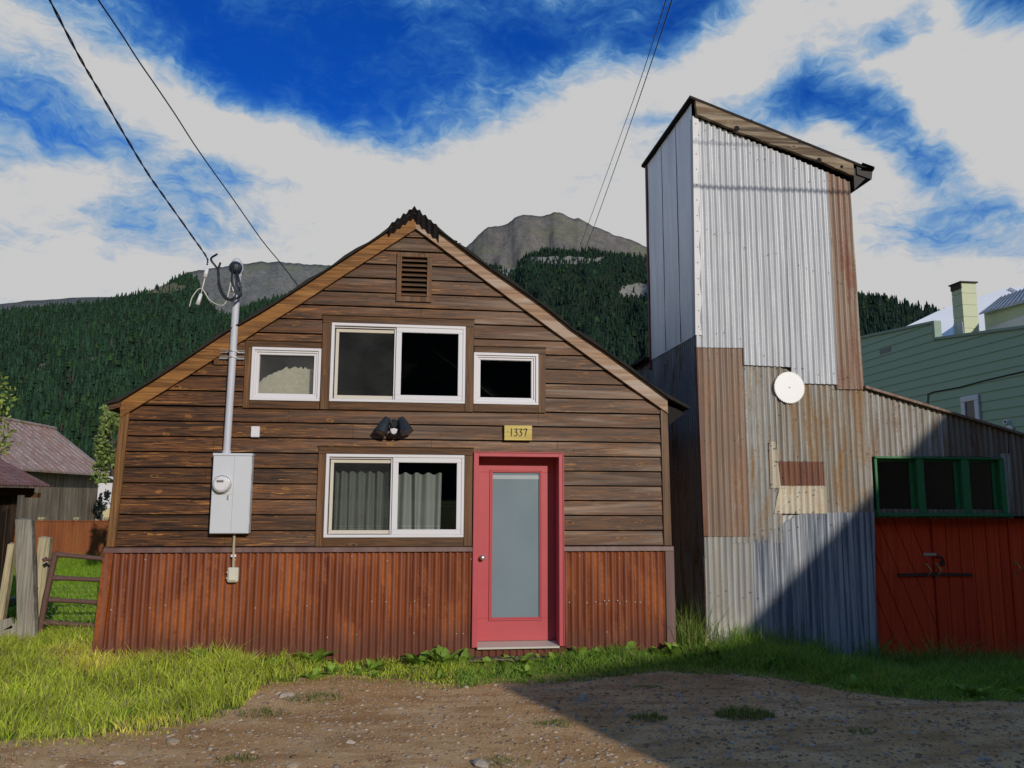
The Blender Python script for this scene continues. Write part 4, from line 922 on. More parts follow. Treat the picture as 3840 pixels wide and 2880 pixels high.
# side wall of the tower (x = 3.5) and of the lower building behind it
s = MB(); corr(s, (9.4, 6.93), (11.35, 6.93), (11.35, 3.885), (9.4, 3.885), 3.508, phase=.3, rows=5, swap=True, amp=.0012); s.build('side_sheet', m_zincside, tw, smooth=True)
for y_ in (10.02, 10.65):
    s = MB(); s.box(3.502, 3.507, y_, y_+.007, 3.9, 6.93); s.build('seam', m_dark, tw)
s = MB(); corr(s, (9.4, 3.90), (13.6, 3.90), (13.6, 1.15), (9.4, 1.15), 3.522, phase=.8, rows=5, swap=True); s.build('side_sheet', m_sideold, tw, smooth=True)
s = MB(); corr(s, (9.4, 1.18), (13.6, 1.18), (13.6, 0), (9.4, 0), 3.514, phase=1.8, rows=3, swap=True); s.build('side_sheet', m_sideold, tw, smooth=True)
s = MB(); s.box(3.49, 3.53, 11.35, 11.42, 3.75, 6.93); s.build('corner_flashing', flat('red_brown_edge', (.16, .03, .025), .6), tw)
# structure behind the sheets
xd_end = q2(3800, 2300, 9.62)[0]+.98
cx1 = 5.655
s = MB(); s.box(3.54, 5.62, 9.43, 11.40, 3.2, 5.9)
s.hexa([(3.54, 9.43, 5.9), (5.60, 9.43, 5.9), (5.60, 11.4, 5.9), (3.54, 11.4, 5.9), (3.54, 9.43, 6.74), (5.60, 9.43, 5.95), (5.60, 11.4, 5.95), (3.54, 11.4, 6.74)])
s.box(3.54, 5.66, 9.43, 13.6, -.2, 3.2); s.build('wall', m_sideold, tw)
s = MB(); r0, r1 = q2(3234, 1466), q2(4200, 1760)
s.hexa([(5.662, 9.44, 2.40), (r1[0], 9.44, 2.40), (r1[0], 9.49, 2.40), (5.662, 9.49, 2.40), (5.662, 9.44, r0[1]-.02), (r1[0], 9.44, r1[1]-.02), (r1[0], 9.49, r1[1]-.02), (5.662, 9.49, r0[1]-.02)])
s.box(5.662, r1[0], 9.44, 9.49, 1.64, 1.672); s.box(7.60, r1[0], 9.44, 9.49, 1.672, 2.40); s.box(5.662, 5.72, 9.44, 9.49, 1.672, 2.4)
s.box(5.662, r1[0], 13.5, 13.6, -.2, 2.2); s.box(r1[0]-.1, r1[0], 9.49, 13.5, -.3, 1.9); s.box(xd_end, r1[0], 9.42, 9.72, -.3, 1.64)
s.box(5.67, r1[0]-.1, 9.7, 13.5, 1.60, 1.63); s.box(5.67, r1[0]-.1, 10.35, 10.40, 1.63, 2.40)
s.build('wall', m_dark, tw)
# tower roof: thin dark slab, mono-pitch to the right, with a timber barge board
s = MB(); ra, rb = q2(2587, 372), q2(3192, 618)
sl_ = (rb[1]-ra[1])/(rb[0]-ra[0]); xe = 5.85; ze = rb[1]+sl_*(xe-rb[0])
s.hexa([(ra[0]-.035, 9.30, ra[1]-.035), (xe, 9.30, ze-.035), (xe, 11.5, ze-.035), (ra[0]-.035, 11.5, ra[1]-.035), (ra[0]-.035, 9.30, ra[1]), (xe, 9.30, ze), (xe, 11.5, ze), (ra[0]-.035, 11.5, ra[1])])
troof = s.build('roof', m_roof, tw)
s = MB()
n = 40; V = []
for side_ in (0, 1):
    for i in range(n+1):
        y_ = 9.26+i*(11.5-9.26)/n; w_ = .018*math.cos(2*PI*(y_-9.26)/.076)
        V += [(xe-.10, y_, ze+.02+w_-.06*side_), (xe+.07, y_, ze-.03+w_-.02*side_)]
s.add(V, [(2*i, 2*i+1, 2*i+3, 2*i+2) for i in range(n)]); s.add(V[2*(n+1):], [(2*i, 2*i+2, 2*i+3, 2*i+1) for i in range(n)])
s.hexa([(5.70, 9.32, ze-.10), (xe+.05, 9.32, ze-.16), (xe+.05, 11.5, ze-.16), (5.70, 11.5, ze-.10), (5.70, 9.32, ze+.03), (xe+.07, 9.32, ze-.05), (xe+.07, 11.5, ze-.05), (5.70, 11.5, ze+.03)])
s.hexa([(5.665, 9.34, 5.86), (xe, 9.34, ze-.12), (xe, 11.4, ze-.12), (5.665, 11.4, 5.86), (5.665, 9.34, 6.15), (xe, 9.34, ze-.03), (xe, 11.4, ze-.03), (5.665, 11.4, 6.15)])
s.build('eave_iron', m_iron, troof)
s = MB(); lo_ = [q2(2604, 440), q2(2760, 506), q2(2900, 558), q2(3050, 610), q2(3190, 671)]; hi_ = [q2(2598, 386), q2(2760, 452), q2(2900, 506), q2(3050, 563), q2(3184, 616)]
def subdiv(a, n=6):
    out = []
    for p, q in zip(a[:-1], a[1:]):
        for k in range(n): out.append((p[0]+(q[0]-p[0])*k/n, p[1]+(q[1]-p[1])*k/n))
    return out+[a[-1]]
L_, H_ = subdiv(lo_), subdiv(hi_)
rr = random.Random(5)
for i in range(len(L_)): L_[i] = (L_[i][0], L_[i][1]+rr.uniform(-.006, .006))
for i in range(len(L_)-1):
    s.hexa([(L_[i][0], 9.305, L_[i][1]), (L_[i+1][0], 9.305, L_[i+1][1]), (L_[i+1][0], 9.36, L_[i+1][1]), (L_[i][0], 9.36, L_[i][1]), (H_[i][0], 9.305, H_[i][1]), (H_[i+1][0], 9.305, H_[i+1][1]), (H_[i+1][0], 9.36, H_[i+1][1]), (H_[i][0], 9.36, H_[i][1])])
s.mi = 1
for px_, py_, r_ in ((2752, 494, .036), (3058, 612, .034), (2806, 466, .02), (2986, 541, .024), (3104, 588, .015), (3142, 636, .022)):
    x_, z_ = q2(px_, py_); s.tube([(x_, 9.301, z_), (x_, 9.31, z_)], r_, 12)
s.build('barge_board', [m_beam, m_back], troof)
# lean-to roof with a rusty edge strip
s = MB(); a, b = q2(3232, 1448), q2(4200, 1738)
s.hexa([(a[0]+.01, 9.33, a[1]-.03), (b[0], 9.33, b[1]-.03), (b[0], 13.7, b[1]-.03), (a[0]+.01, 13.7, a[1]-.03), (a[0]+.01, 9.33, a[1]), (b[0], 9.33, b[1]), (b[0], 13.7, b[1]), (a[0]+.01, 13.7, a[1])])
s.build('lean_to_roof', tin('edge_rust', (.24, .16, .12), (.17, .11, .085), (.2, .1, .06), .5, .05, 20), tw)
s = MB(); s.box(3.4, 3.54, 11.4, 13.8, 3.90, 3.94); s.box(3.54, 5.7, 11.42, 13.7, 3.2, 3.94); s.build('rear_roof', m_roof, tw)
# green window band
xw = [q2(3275, 1713)[0], q2(3415, 1713)[0], q2(3447, 1713)[0], q2(3582, 1713)[0], q2(3616, 1713)[0], q2(3745, 1713)[0]]
z0, z1 = 1.672, 2.392
s = MB(); s.box(xw[0], xw[5]+.03, 9.36, 9.52, z1-.025, z1); s.box(xw[0]-.01, xw[5]+.10, 9.33, 9.52, z0-.02, z0+.022); s.box(xw[0], xw[0]+.035, 9.38, 9.52, z0+.022, z1-.025)
for k in (0, 1):
    a, b = xw[1+2*k], xw[2+2*k]; s.box(a+.055, b+.035, 9.37, 9.52, z0+.022, z1-.025)
s.box(xw[5]-.02, xw[5]+.05, 9.37, 9.52, z0+.022, z1-.025)
wf = s.build('window_frame', m_green, tw, bevel=.004)
for k in (0, 1, 2):
    a = xw[2*k]+.036 if k == 0 else xw[2*k]+.036; b = (xw[2*k+1]+.054 if k < 2 else xw[5]-.022)
    s = MB(); ring(s, a, b, z0+.022, z1-.025, .03, 9.44, 9.475, wr=.055, wt=.03, wl=.02, wb=.02); w_ = s.build('sash', m_green, wf, bevel=.003)
    s = MB(); s.box(a+.02, b-.055, 9.455, 9.459, z0+.04, z1-.05); s.build('pane', m_pane, w_)
# red double doors
YR = 9.62
xd0, xd1 = q2(3300, 2300)[0], q2(3800, 2300, YR)[0]
xm = q2(3505, 2200, YR)[0]
def red_leaf(x0, x1, slope, name_, label):
    """board leaf whose planks run along lines of the given slope (dx per dz)"""
    m = MB(); zb, zt = -.2, 1.62; w = .215 if slope else .185
    lo_, hi_ = x0-abs(slope)*2.2, x1+abs(slope)*2.2; k = lo_
    def clip(poly, f):
        out = []
        for i in range(len(poly)):
            a, b = poly[i], poly[(i+1) % len(poly)]; fa, fb = f(a), f(b)
            if fa >= 0: out.append(a)
            if (fa >= 0) != (fb >= 0): t = fa/(fa-fb); out.append((a[0]+(b[0]-a[0])*t, a[1]+(b[1]-a[1])*t))
        return out
    rr = random.Random(int(x0*31))
    while k < hi_:
        g = .0055; poly = [(k+g, zb), (k+w-g, zb), (k+w-g-slope*(zt-zb), zt), (k+g-slope*(zt-zb), zt)]
        poly = clip(poly, lambda p: p[0]-x0); 
        if poly: poly = clip(poly, lambda p: x1-p[0])
        if len(poly) > 2: m.prism(poly, YR-rr.uniform(0, .004), YR+.025)
        k += w
    m.box(x0, x1, YR+.02, YR+.055, zb, zt)
    o = m.build(name_, m_redwood, tw); o['label'] = label; return o
leafL = red_leaf(xd0-.03, xm-.013, .38, 'door_leaf', 'red door leaf of slanting boards')
leafR = red_leaf(xm+.013, xd1, .0, 'door_leaf', 'red door leaf of upright boards')
leafX = red_leaf(xd1+.02, xd1+1.0, .0, 'door_leaf', 'narrow red door leaf at the right edge')
s = MB(); s.box(xd0-.045, xd0-.03, 9.42, YR+.05, -.2, 1.64); s.build('door_jamb', m_sideold, tw)
ba, bb = q2(3368, 2157, YR-.015), q2(3645, 2155, YR-.015)
s = MB(); s.beam((ba[0], YR-.018, ba[1]), ((ba[0]+bb[0])/2, YR-.025, ba[1]+.012), .03, .035); s.beam(((ba[0]+bb[0])/2, YR-.025, ba[1]+.012), (bb[0], YR-.018, bb[1]), .03, .035); s.build('door_bar', m_iron2, leafL)
ha = q2(3464, 2082, YR-.015); hb = q2(3512, 2090, YR-.015)
s = MB(); s.box(ha[0], hb[0], YR-.015, YR-.005, ha[1]-.008, ha[1]+.028); s.build('hasp', m_steel, leafL, bevel=.002)
s = MB(); s.tube(arc([(hb[0]-.02, YR-.025, hb[1]+.01), (hb[0]+.04, YR-.03, hb[1]+.01), (hb[0]+.075, YR-.027, hb[1]-.02), (hb[0]+.08, YR-.025, hb[1]-.06)]), .012, 8); s.box(hb[0]+.05, hb[0]+.10, YR-.035, YR-.01, hb[1]-.10, hb[1]-.045); s.build('padlock', m_black, leafR, bevel=.004)
def handle(px_, py0, py1, par):
    a, b = at(px_, py0, YR-.02), at(px_, py1, YR-.02); s = MB()
    s.tube(arc([(a[0]-.012, YR, a[2]), (a[0], YR-.03, a[2]-.008), (a[0]+.015, YR-.055, (a[2]+b[2])/2), (b[0], YR-.03, b[2]+.008), (b[0]-.012, YR, b[2])]), .0075, 8); s.box(a[0]-.022, a[0]+.012, YR-.008, YR+.001, a[2]-.012, a[2]+.02); s.box(b[0]-.022, b[0]+.012, YR-.008, YR+.001, b[2]-.02, b[2]+.012)
    s.build('handle', m_brass, par)
handle(3478, 2120, 2162, leafL); handle(3515, 2118, 2160, leafR); handle(3812, 2112, 2150, leafR)
# saw blade hung on the tower
sb = MB(); cxs, czs = q2(2954, 1455); r_ = at(3012, 1455, T)[0]-cxs; pts = []; nt_ = 44
for i in range(nt_):
    a = 2*PI*i/nt_; pts += [(cxs+r_*math.cos(a), czs+r_*math.sin(a)), (cxs+r_*.93*math.cos(a+.02), czs+r_*.93*math.sin(a+.02))]
sb.prism(pts, 9.352, 9.357)
sb.mi = 1; sb.tube([(cxs, 9.350, czs), (cxs, 9.354, czs)], .009, 10)
tag(sb.build('saw_blade', [m_blade, m_screwd], None, (cxs, 9.36, czs)), 'round circular saw blade hung on the corrugated tower, sun glare put into its white', 'saw blade')

# ------------------------------------------------------------------ green building beyond the lean-to
gb = thing('green_building', 'green board sided building with white roof and square chimney behind the lean-to', 'building', (12, 17, 0))
m_gsid = flat('green_siding_paint', (.32, .44, .30), .6, 0, .06, 2.2, .3)
m_gpale = flat('pale_green_paint', (.52, .56, .37), .6, 0, .05, 3)
m_gcap = flat('green_cap', (.22, .31, .24), .5)
s = MB(); XG = 12.0
ytop = lambda y: np.interp(y, [8, 16.83], [4.60, 5.56]) if y < 16.83 else np.interp(y, [16.83, 26], [5.955, 6.68])
z_ = -.3
while z_ < 6.7:
    for (ya, yb) in ((9, 16.83), (16.83, 26)):
        e0, e1 = z_+.003, z_+.206
        ta, tb = ytop(ya+.001), ytop(yb-.001)
        # clip the course against the sloping top
        poly = [(ya, e0), (yb, e0), (yb, e1), (ya, e1)]
        f = lambda p: (ta+(tb-ta)*(p[0]-ya)/(yb-ya))-p[1]
        out = []
        for i in range(4):
            a, b = poly[i], poly[(i+1) % 4]; fa, fb = f(a), f(b)
            if fa >= 0: out.append(a)
            if (fa >= 0) != (fb >= 0): t = fa/(fa-fb); out.append((a[0]+(b[0]-a[0])*t, a[1]+(b[1]-a[1])*t))
        if len(out) > 2:
            V = [(XG-.022+.016*(p[1]-e0)/.2, p[0], p[1]) for p in out]; n = len(V)
            s.add(V+[(XG+.02, p[0], p[1]) for p in out], [tuple(range(n-1, -1, -1)), tuple(range(n, 2*n))]+[(i, (i+1) % n, (i+1) % n+n, i+n) for i in range(n)])
    z_ += .2
s.box(XG, 20, 9, 9.2, -.3, 4.4); s.box(XG, 20, 25.8, 26, -.3, 6.3); s.prism_x([(9, -.3), (26, -.3), (26, 6.6), (16.84, 5.9), (16.82, 5.5), (9, 4.68)], XG+.021, XG+.12)
s.build('siding', m_gsid, gb)
s = MB()
for a, b in ((9, 16.83), (16.83, 26)):
    s.hexa([(XG-.05, a, ytop(a+.001)-.05), (XG-.05, b, ytop(b-.001)-.05), (XG+.16, b, ytop(b-.001)-.05), (XG+.16, a, ytop(a+.001)-.05), (XG-.05, a, ytop(a+.001)+.01), (XG-.05, b, ytop(b-.001)+.01), (XG+.16, b, ytop(b-.001)+.01), (XG+.16, a, ytop(a+.001)+.01)])
s.box(XG-.045, XG+.13, 16.78, 16.87, 5.5, 5.96); s.build('parapet_cap', m_gcap, gb)
m_wroof = flat('white_roof_metal', (.80, .80, .82), .35, 0, .05, 1.5)
s = MB()
def P_on(px_, py_, X): return on_x(px_, py_, X)
nrm = np.array([-.16, -.52, .84]); A0 = on_x(3352, 1246, 12.1)
def on_roof(px_, py_): d = ray(px_, py_); return EYE+d*((A0-EYE)@nrm/(d@nrm))
rp = [on_roof(*q) for q in ((3352, 1246), (3430, 1208), (3505, 1172), (3580, 1140), (3660, 1118), (3700, 1105), (3762, 1082), (3800, 1090), (3860, 1180), (3860, 1330), (3570, 1310), (3490, 1280), (3400, 1262))]
n = len(rp); s.add(rp+[p-np.array([0, 0, .08]) for p in rp], [tuple(range(n-1, -1, -1)), tuple(range(n, 2*n))]+[(i, (i+1) % n, (i+1) % n+n, i+n) for i in range(n)])
s.build('roof', m_wroof, gb)
# chimney: corner edge nearest to the road at px 3617
cA_ = on_x(3617, 1232, 12.55); zc1 = on_x(3617, 1055, 12.55)[2]; yf = cA_[1]
xr_ = 12.55+(3677-3615)/3000*17.2*1.02
yb_ = on_x(3568, 1080, 12.55)[1]
s = MB(); h0 = 4.6; k = 0; zz_ = 5.2
while zz_ < zc1-.02:
    t_ = min(zz_+.27, zc1); s.box(12.55-.006, xr_, yf-.006, yb_, zz_+.006, t_); zz_ += .276
s.box(12.56, xr_-.01, yf+.005, yb_-.01, 4.2, zc1-.01)
ch = s.build('chimney', m_gpale, gb)
s = MB(); s.box(12.50, xr_+.03, yf-.05, yb_+.04, zc1, zc1+.03); s.box(12.52, 12.545, yf-.02, yb_, zc1-.13, zc1); s.build('chimney_cap', m_iron, ch)
s = MB(); s.box(12.525, 12.543, yf+.02, yb_, 4.9, zc1-.92); s.build('flashing', m_zinc, ch)
# dormer with a ribbed metal roof to the right of the chimney
def dorm():
    a = on_x(3688, 1238, 13.3); e0 = on_x(3690, 1172, 13.3); e1 = on_x(3860, 1118, 13.3)
    s = MB(); s.hexa([(13.3, e1[1], 4.8), (13.3, e0[1], 4.8), (17, e0[1], 4.8), (17, e1[1], 4.8), (13.3, e1[1], e1[2]), (13.3, e0[1], e0[2]), (17, e0[1], e0[2]), (17, e1[1], e1[2])])
    o = s.build('dormer', m_gpale, gb)
    s = MB(); r0 = on_x(3745, 1118, 14.9); r1 = on_x(3920, 1052, 14.9); n = 16
    lo_a = np.array([13.2, e0[1]+.05, e0[2]-.02]); lo_b = np.array([13.2, e1[1]-1.0, e1[2]-.10]); hi_a = np.array([14.9, r0[1], r0[2]]); hi_b = np.array([14.9, r1[1]-.5, r1[2]])
    for i in range(n):
        for (t0, t1, up) in ((i/n, (i+.86)/n, 0), ((i+.86)/n, (i+1)/n, .035)):
            a_, b_ = lo_a+(lo_b-lo_a)*t0, lo_a+(lo_b-lo_a)*t1; c_, d_ = hi_a+(hi_b-hi_a)*t1, hi_a+(hi_b-hi_a)*t0
            z3 = np.array([0, 0, 1]); s.hexa([b_-z3*.03, a_-z3*.03, d_-z3*.03, c_-z3*.03, b_+z3*up, a_+z3*up, d_+z3*up, c_+z3*up])
    s.build('ribbed_roof', flat('grey_ribbed_roof', (.33, .36, .42), .4, .3), o)
    s = MB(); w0, w1 = on_x(3705, 1232, 13.28), on_x(3880, 1170, 13.28)
    s.hexa([(13.25, w1[1], 4.9), (13.25, w0[1], 4.9), (13.3, w0[1], 4.9), (13.3, w1[1], 4.9), (13.25, w1[1], w1[2]), (13.25, w0[1], w0[2]), (13.3, w0[1], w0[2]), (13.3, w1[1], w1[2])]); s.build('window_strip', m_white, o)
    # small white gable peak behind the dormer
    p0, p1, p2 = on_x(3765, 1110, 16.5), on_x(3800, 1077, 16.5), on_x(3820, 1090, 16.5)
    s = MB(); y0 = p1[1]; s.prism_x([(p0[1], p0[2]-.8), (p0[1], p0[2]), (p1[1], p1[2]), (p2[1]-.5, p2[2]-.3), (p2[1]-.5, p2[2]-1.2)], 16.4, 18); s.build('roof_peak', m_wroof, o)
dorm()
# small window, cable and camera on the green wall
wz = [on_x(px_, py_, XG) for px_, py_ in ((3610, 1490), (3676, 1476), (3684, 1582), (3616, 1570))]
s = MB(); y0, y1, zA, zB = wz[1][1], wz[0][1], 2.9, (wz[0][2]+wz[1][2])/2
def ringx(mb, y0, y1, z0, z1, w, x0, x1):
    mb.box(x0, x1, y0, y1, z0, z0+w); mb.box(x0, x1, y0, y1, z1-w, z1); mb.box(x0, x1, y0, y0+w, z0+w, z1-w); mb.box(x0, x1, y1-w, y1, z0+w, z1-w)
ringx(s, y0, y1, zA, zB, .13, XG-.07, XG-.02); s.box(XG-.05, XG-.02, y0+.13, y1-.13, zA+.45, zA+.49)
gw = s.build('window', m_white, gb, bevel=.01)
s = MB(); s.box(XG-.04, XG-.028, y0+.13, y1-.13, zA+.13, zB-.13); s.build('pane', flat('dark_pane', (.03, .035, .05), .1), gw)
pc = on_x(3792, 1591, XG); s = MB(); s.tube([(XG-.02, pc[1], pc[2]-.10), (XG-.06, pc[1], pc[2]-.10)], .085, 14); s.tube([(XG-.02, pc[1]+.06, pc[2]+.04), (XG-.09, pc[1]+.05, pc[2]+.05)], [.07, .05], 14)
s.mi = 1; s.tube([(XG-.09, pc[1]+.05, pc[2]+.05), (XG-.095, pc[1]+.05, pc[2]+.05)], .03, 10)
tag(s.build('security_camera', [m_white, m_black], None, (XG, pc[1], pc[2])), 'small white camera housing on the green wall at the right edge', 'camera')
cpts = [on_x(px_, py_, XG-.03) for px_, py_ in ((3479, 1512), (3480, 1478), (3500, 1470), (3600, 1452), (3700, 1425), (3840, 1393), (3900, 1378))]
s = MB(); s.tube(cpts, .014, 6); tag(s.build('wall_cable', m_cable, None, tuple(cpts[0])), 'black cable clipped along the green siding', 'cable')
pp = [on_x(px_, py_, XG-.024) for px_, py_ in ((3300, 1330), (3338, 1318), (3340, 1300), (3298, 1312))]
s = MB(); s.add([tuple(p) for p in pp]+[(p[0]+.02, p[1], p[2]) for p in pp], [(3, 2, 1, 0), (0, 1, 5, 4), (1, 2, 6, 5), (2, 3, 7, 6), (3, 0, 4, 7)]); s.build('bare_patch', flat('grey_primer', (.22, .22, .22), .7), gb)

# ------------------------------------------------------------------ building across the road: its shadow falls on road and tower
nb = thing('facing_house', 'dark wooden house across the road behind the viewer', 'house', (12, -7, 0))
s = MB(); pl_ = [(5.66, 0), (5.66, 5.0), (9.07, 5.58), (12.2, 8.55), (16, 12.1), (22, 6.2), (22, 0)]; n = len(pl_)
s.add([(x, -5, z) for x, z in pl_]+[(x+2.2, -9.5, z) for x, z in pl_], [tuple(range(n-1, -1, -1)), tuple(range(n, 2*n))]+[(i, (i+1) % n, (i+1) % n+n, i+n) for i in range(n)]); s.build('wall', m_barn, nb)
s = MB()
for a, b in (((12.2, 8.50), (16, 12.10)), ((16, 12.10), (22.3, 5.9))):
    s.hexa([(a[0]+2.3, -9.8, a[1]), (b[0]+2.3, -9.8, b[1]), (b[0], -5.0, b[1]), (a[0], -5.0, a[1]), (a[0]+2.3, -9.8, a[1]+.1), (b[0]+2.3, -9.8, b[1]+.1), (b[0], -5.0, b[1]+.1), (a[0], -5.0, a[1]+.1)])
s.build('roof', m_roof, nb)

# ------------------------------------------------------------------ left side: barn, shed, fence, gate
bn = thing('old_barn', 'old grey board barn with faded rusty metal roof left of the cabin', 'barn', (-12, 20, .3))
s = MB(); s.prism([(-14.6, .2), (-10.35, .2), (-10.35, 2.55), (-11.9, 3.85), (-14.6, 2.5)], 10, 28.4)
y_ = 10.0
while y_ < 28.3: s.box(-10.35, -10.325, y_+.012, min(y_+.27, 28.39), .2, 2.5); y_ += .28
s.build('wall', m_barn, bn)
s = MB()
e = on_x(418, 1782, -9.95); rg = on_x(185, 1632, -12.35)
ex, ez, rx_, rz_ = -9.95, e[2], -11.9, 4.05
s.hexa([(rx_, 9.5, rz_-.05), (ex, 9.5, ez-.05), (ex, 28.6, ez-.05), (rx_, 28.6, rz_-.05), (rx_, 9.5, rz_), (ex, 9.5, ez), (ex, 28.6, ez), (rx_, 28.6, rz_)])
s.hexa([(-14.9, 9.5, ez-.05), (rx_, 9.5, rz_-.05), (rx_, 28.6, rz_-.05), (-14.9, 28.6, ez-.05), (-14.9, 9.5, ez), (rx_, 9.5, rz_), (rx_, 28.6, rz_), (-14.9, 28.6, ez)])
y_ = 9.6
while y_ < 28.5:
    s.hexa([(rx_, y_, rz_), (ex, y_, ez), (ex, y_+.04, ez), (rx_, y_+.04, rz_), (rx_, y_, rz_+.025), (ex, y_, ez+.025), (ex, y_+.04, ez+.025), (rx_, y_+.04, rz_+.025)]); y_ += .42
s.build('roof', m_barnroof, bn)
s = MB(); s.tube([(rx_, 9.5, rz_+.02), (rx_, 28.6, rz_+.02)], .06, 8); s.build('ridge_cap', m_barnroof, bn)
# rust fence
fn = thing('metal_fence', 'low rust red sheet metal fence with capped posts in front of the barn', 'fence', (-7.5, 19.5, .3))
x_ = -10.2; k = 0
s = MB()
while x_ < -3.0:
    s.box(x_+.004, x_+.30, 19.5+.006*(k % 2), 19.52+.006*(k % 2), .2, 1.27); x_ += .304; k += 1
s.build('panel', m_fence, fn)
s = MB(); s.box(-10.2, -3, 19.48, 19.54, 1.265, 1.29); s.build('rail', m_fence, fn)
for px_ in (153, 286, 395):
    p = at(px_, 1950, 19.5); s = MB(); s.box(p[0]-.04, p[0]+.04, 19.52, 19.60, .2, 1.31); s.box(p[0]-.06, p[0]+.06, 19.49, 19.62, 1.31, 1.36); s.build('post', m_tanw, fn)
# white house far behind
wh = thing('white_house', 'sliver of a white and cream house behind the cabin corner', 'house', (-10, 35, .3))
s = MB(); s.box(-12.35, -8, 34, 38, .2, 1.35); s.mi = 1; s.box(-12.35, -8, 34.001, 38, 1.35, 2.5); s.build('wall', [flat('cream_siding', (.55, .46, .26), .6), m_white], wh)
s = MB(); s.prism([(-12.7, 2.45), (-7.6, 2.45), (-10.15, 3.6)], 33.7, 38.3); s.build('roof', m_greypaint, wh)
# nearby shed at the left edge
sh = thing('rusty_shed', 'small brown shed with a rusty corrugated roof at the left edge', 'shed', (-5.8, 9, .1))
s = MB(); y_ = 6.5
while y_ < 10.75: s.box(-4.87, -4.845+random.uniform(0, .008), y_+.006, min(y_+.195, 10.75), .1, 1.94); y_ += .2
s.box(-7.5, -4.87, 6.5, 10.75, .1, 1.9); s.build('wall', m_shedw, sh)
s = MB(); s.box(-4.83, -4.76, 6.4, 11.0, 1.86, 1.95); s.box(-4.83, -4.68, 10.9, 11.0, 1.83, 1.89); s.build('eave_beam', wood('eave_wood', (.06, .025, .012), (.12, .05, .022), (.2, .1, .04), 'y'), sh)
ee = on_x(192, 1823, -4.62); 
s = MB(); n = 160; V = []
for i in range(n+1):
    y_ = 6.0+(ee[1]-6.0)*i/n; w_ = .012*math.cos(2*PI*y_/.076)
    V += [(-4.62, y_, ee[2]+w_), (-6.6, y_, ee[2]+1.05+w_)]
s.add(V, [(2*i, 2*i+2, 2*i+3, 2*i+1) for i in range(n)]); s.add([(x, y, z-.008) for x, y, z in V], [(2*i, 2*i+1, 2*i+3, 2*i+2) for i in range(n)])
s.build('roof', tin('shed_roof_rust', (.22, .095, .07), (.30, .16, .13), (.24, .09, .05), .5, 0, 21, .6), sh, smooth=True)
# posts and boards
def post(name, pts, w, mat, label, cat):
    a, b = pts; s = MB(); n = 6; rr = random.Random(int(w*1e4))
    a = np.array(a, float); b = np.array(b, float)
    x = np.array([1, 0, 0]); 
    V = []; 
    for i in range(n+1):
        c_ = a+(b-a)*i/n; ww = w*(1-.06*i/n)+rr.uniform(-.003, .003)
        V += [c_+[-ww/2, -.05, 0], c_+[ww/2, -.045, 0], c_+[ww/2, .05, 0], c_+[-ww/2, .05, 0]]
    V[-1] = V[-1]+[0, 0, .02]; V[-2] = V[-2]-[0, 0, .01]
    fs = [(4*i+j, 4*i+(j+1) % 4, 4*i+4+(j+1) % 4, 4*i+4+j) for i in range(n) for j in range(4)]+[(3, 2, 1, 0), (4*n, 4*n+1, 4*n+2, 4*n+3)]
    s.add(V, fs); return tag(s.build(name, mat, None, tuple(a), .004), label, cat)
post('fence_post', (at(105, 2425, 9.95), at(94, 1948, 9.95)), .185, m_grey, 'broad weathered grey wooden post beside the pipe gate', 'post')
post('leaning_plank', (at(128, 2420, 10.45), at(172, 2015, 10.6)), .145, m_tanw, 'pale plank leaning behind the broad grey post', 'plank')
post('leaning_plank', (at(0, 2345, 10.1), at(48, 2040, 10.25)), .075, m_tanw, 'narrow plank leaning against the rusty shed', 'plank')
for (a, b, h, lab) in (((-40, 2415), (75, 2352), .13, 'rough grey board lying slanted beside the broad post'), ((-60, 2360), (50, 2335), .12, 'weathered board lying behind the slanted board'),):
    s = MB(); s.beam(at(*a, 10.0), at(*b, 10.0), .05, h); tag(s.build('loose_board', m_grey, None, tuple(at(*a, 10.0)), .004), lab, 'board')
s = MB(); s.beam(at(20, 2262, 12), at(95, 2245, 12), .3, .12); tag(s.build('fallen_log', m_tanw, None, tuple(at(20, 2262, 12)), .02), 'pale block of wood lying in the grass behind the post', 'log')
# pipe gate
GY = 10.3
gt = thing('pipe_gate', 'rusty tubular steel gate leaning between the grey post and the cabin', 'gate', tuple(at(139, 2425, GY)))
s = MB(); s.tube([at(139, 2425, GY), at(170, 2250, GY), at(208, 2078, GY), at(214, 2076, GY)], .034, 12); s.tube([at(166, 2098, GY+.02), at(200, 2100, GY)], .016, 8); s.tube([at(166, 2092, GY), at(172, 2104, GY)], .028, 8); s.build('upright', m_gate, gt)
for (l, r_) in (((210, 2079), (470, 2103)), ((202, 2167), (470, 2179)), ((186, 2249), (470, 2265)), ((168, 2334), (470, 2352)), ((150, 2412), (470, 2428))):
    a, b = at(*l, GY), at(*r_, GY); s = MB(); rr_ = .027 if l[1] < 2400 else .022; s.tube([a, a+(b-a)*.06, a+(b-a)*.14, b], [.034, .034, rr_, rr_], 12); s.build('rail', m_gate, gt)
# chicken wire on the lower bays
s = MB(); hx = .075
a = at(160, 2340, GY+.03); x0, z0 = a[0]+.05, .32
for j in range(10):
    for i in range(15):
        cx = x0+i*hx+(hx/2 if j % 2 else 0); cz = z0+j*hx*.866*.75
        p = [(cx, GY+.035, cz), (cx, GY+.035, cz+hx*.35), (cx+hx/2, GY+.035, cz+hx*.6)]
        s.tube(p, .0007, 3, False); s.tube([(cx, GY+.035, cz+hx*.35), (cx-hx/2, GY+.035, cz+hx*.6)], .0007, 3, False)
s.build('chicken_wire', m_wire, gt)

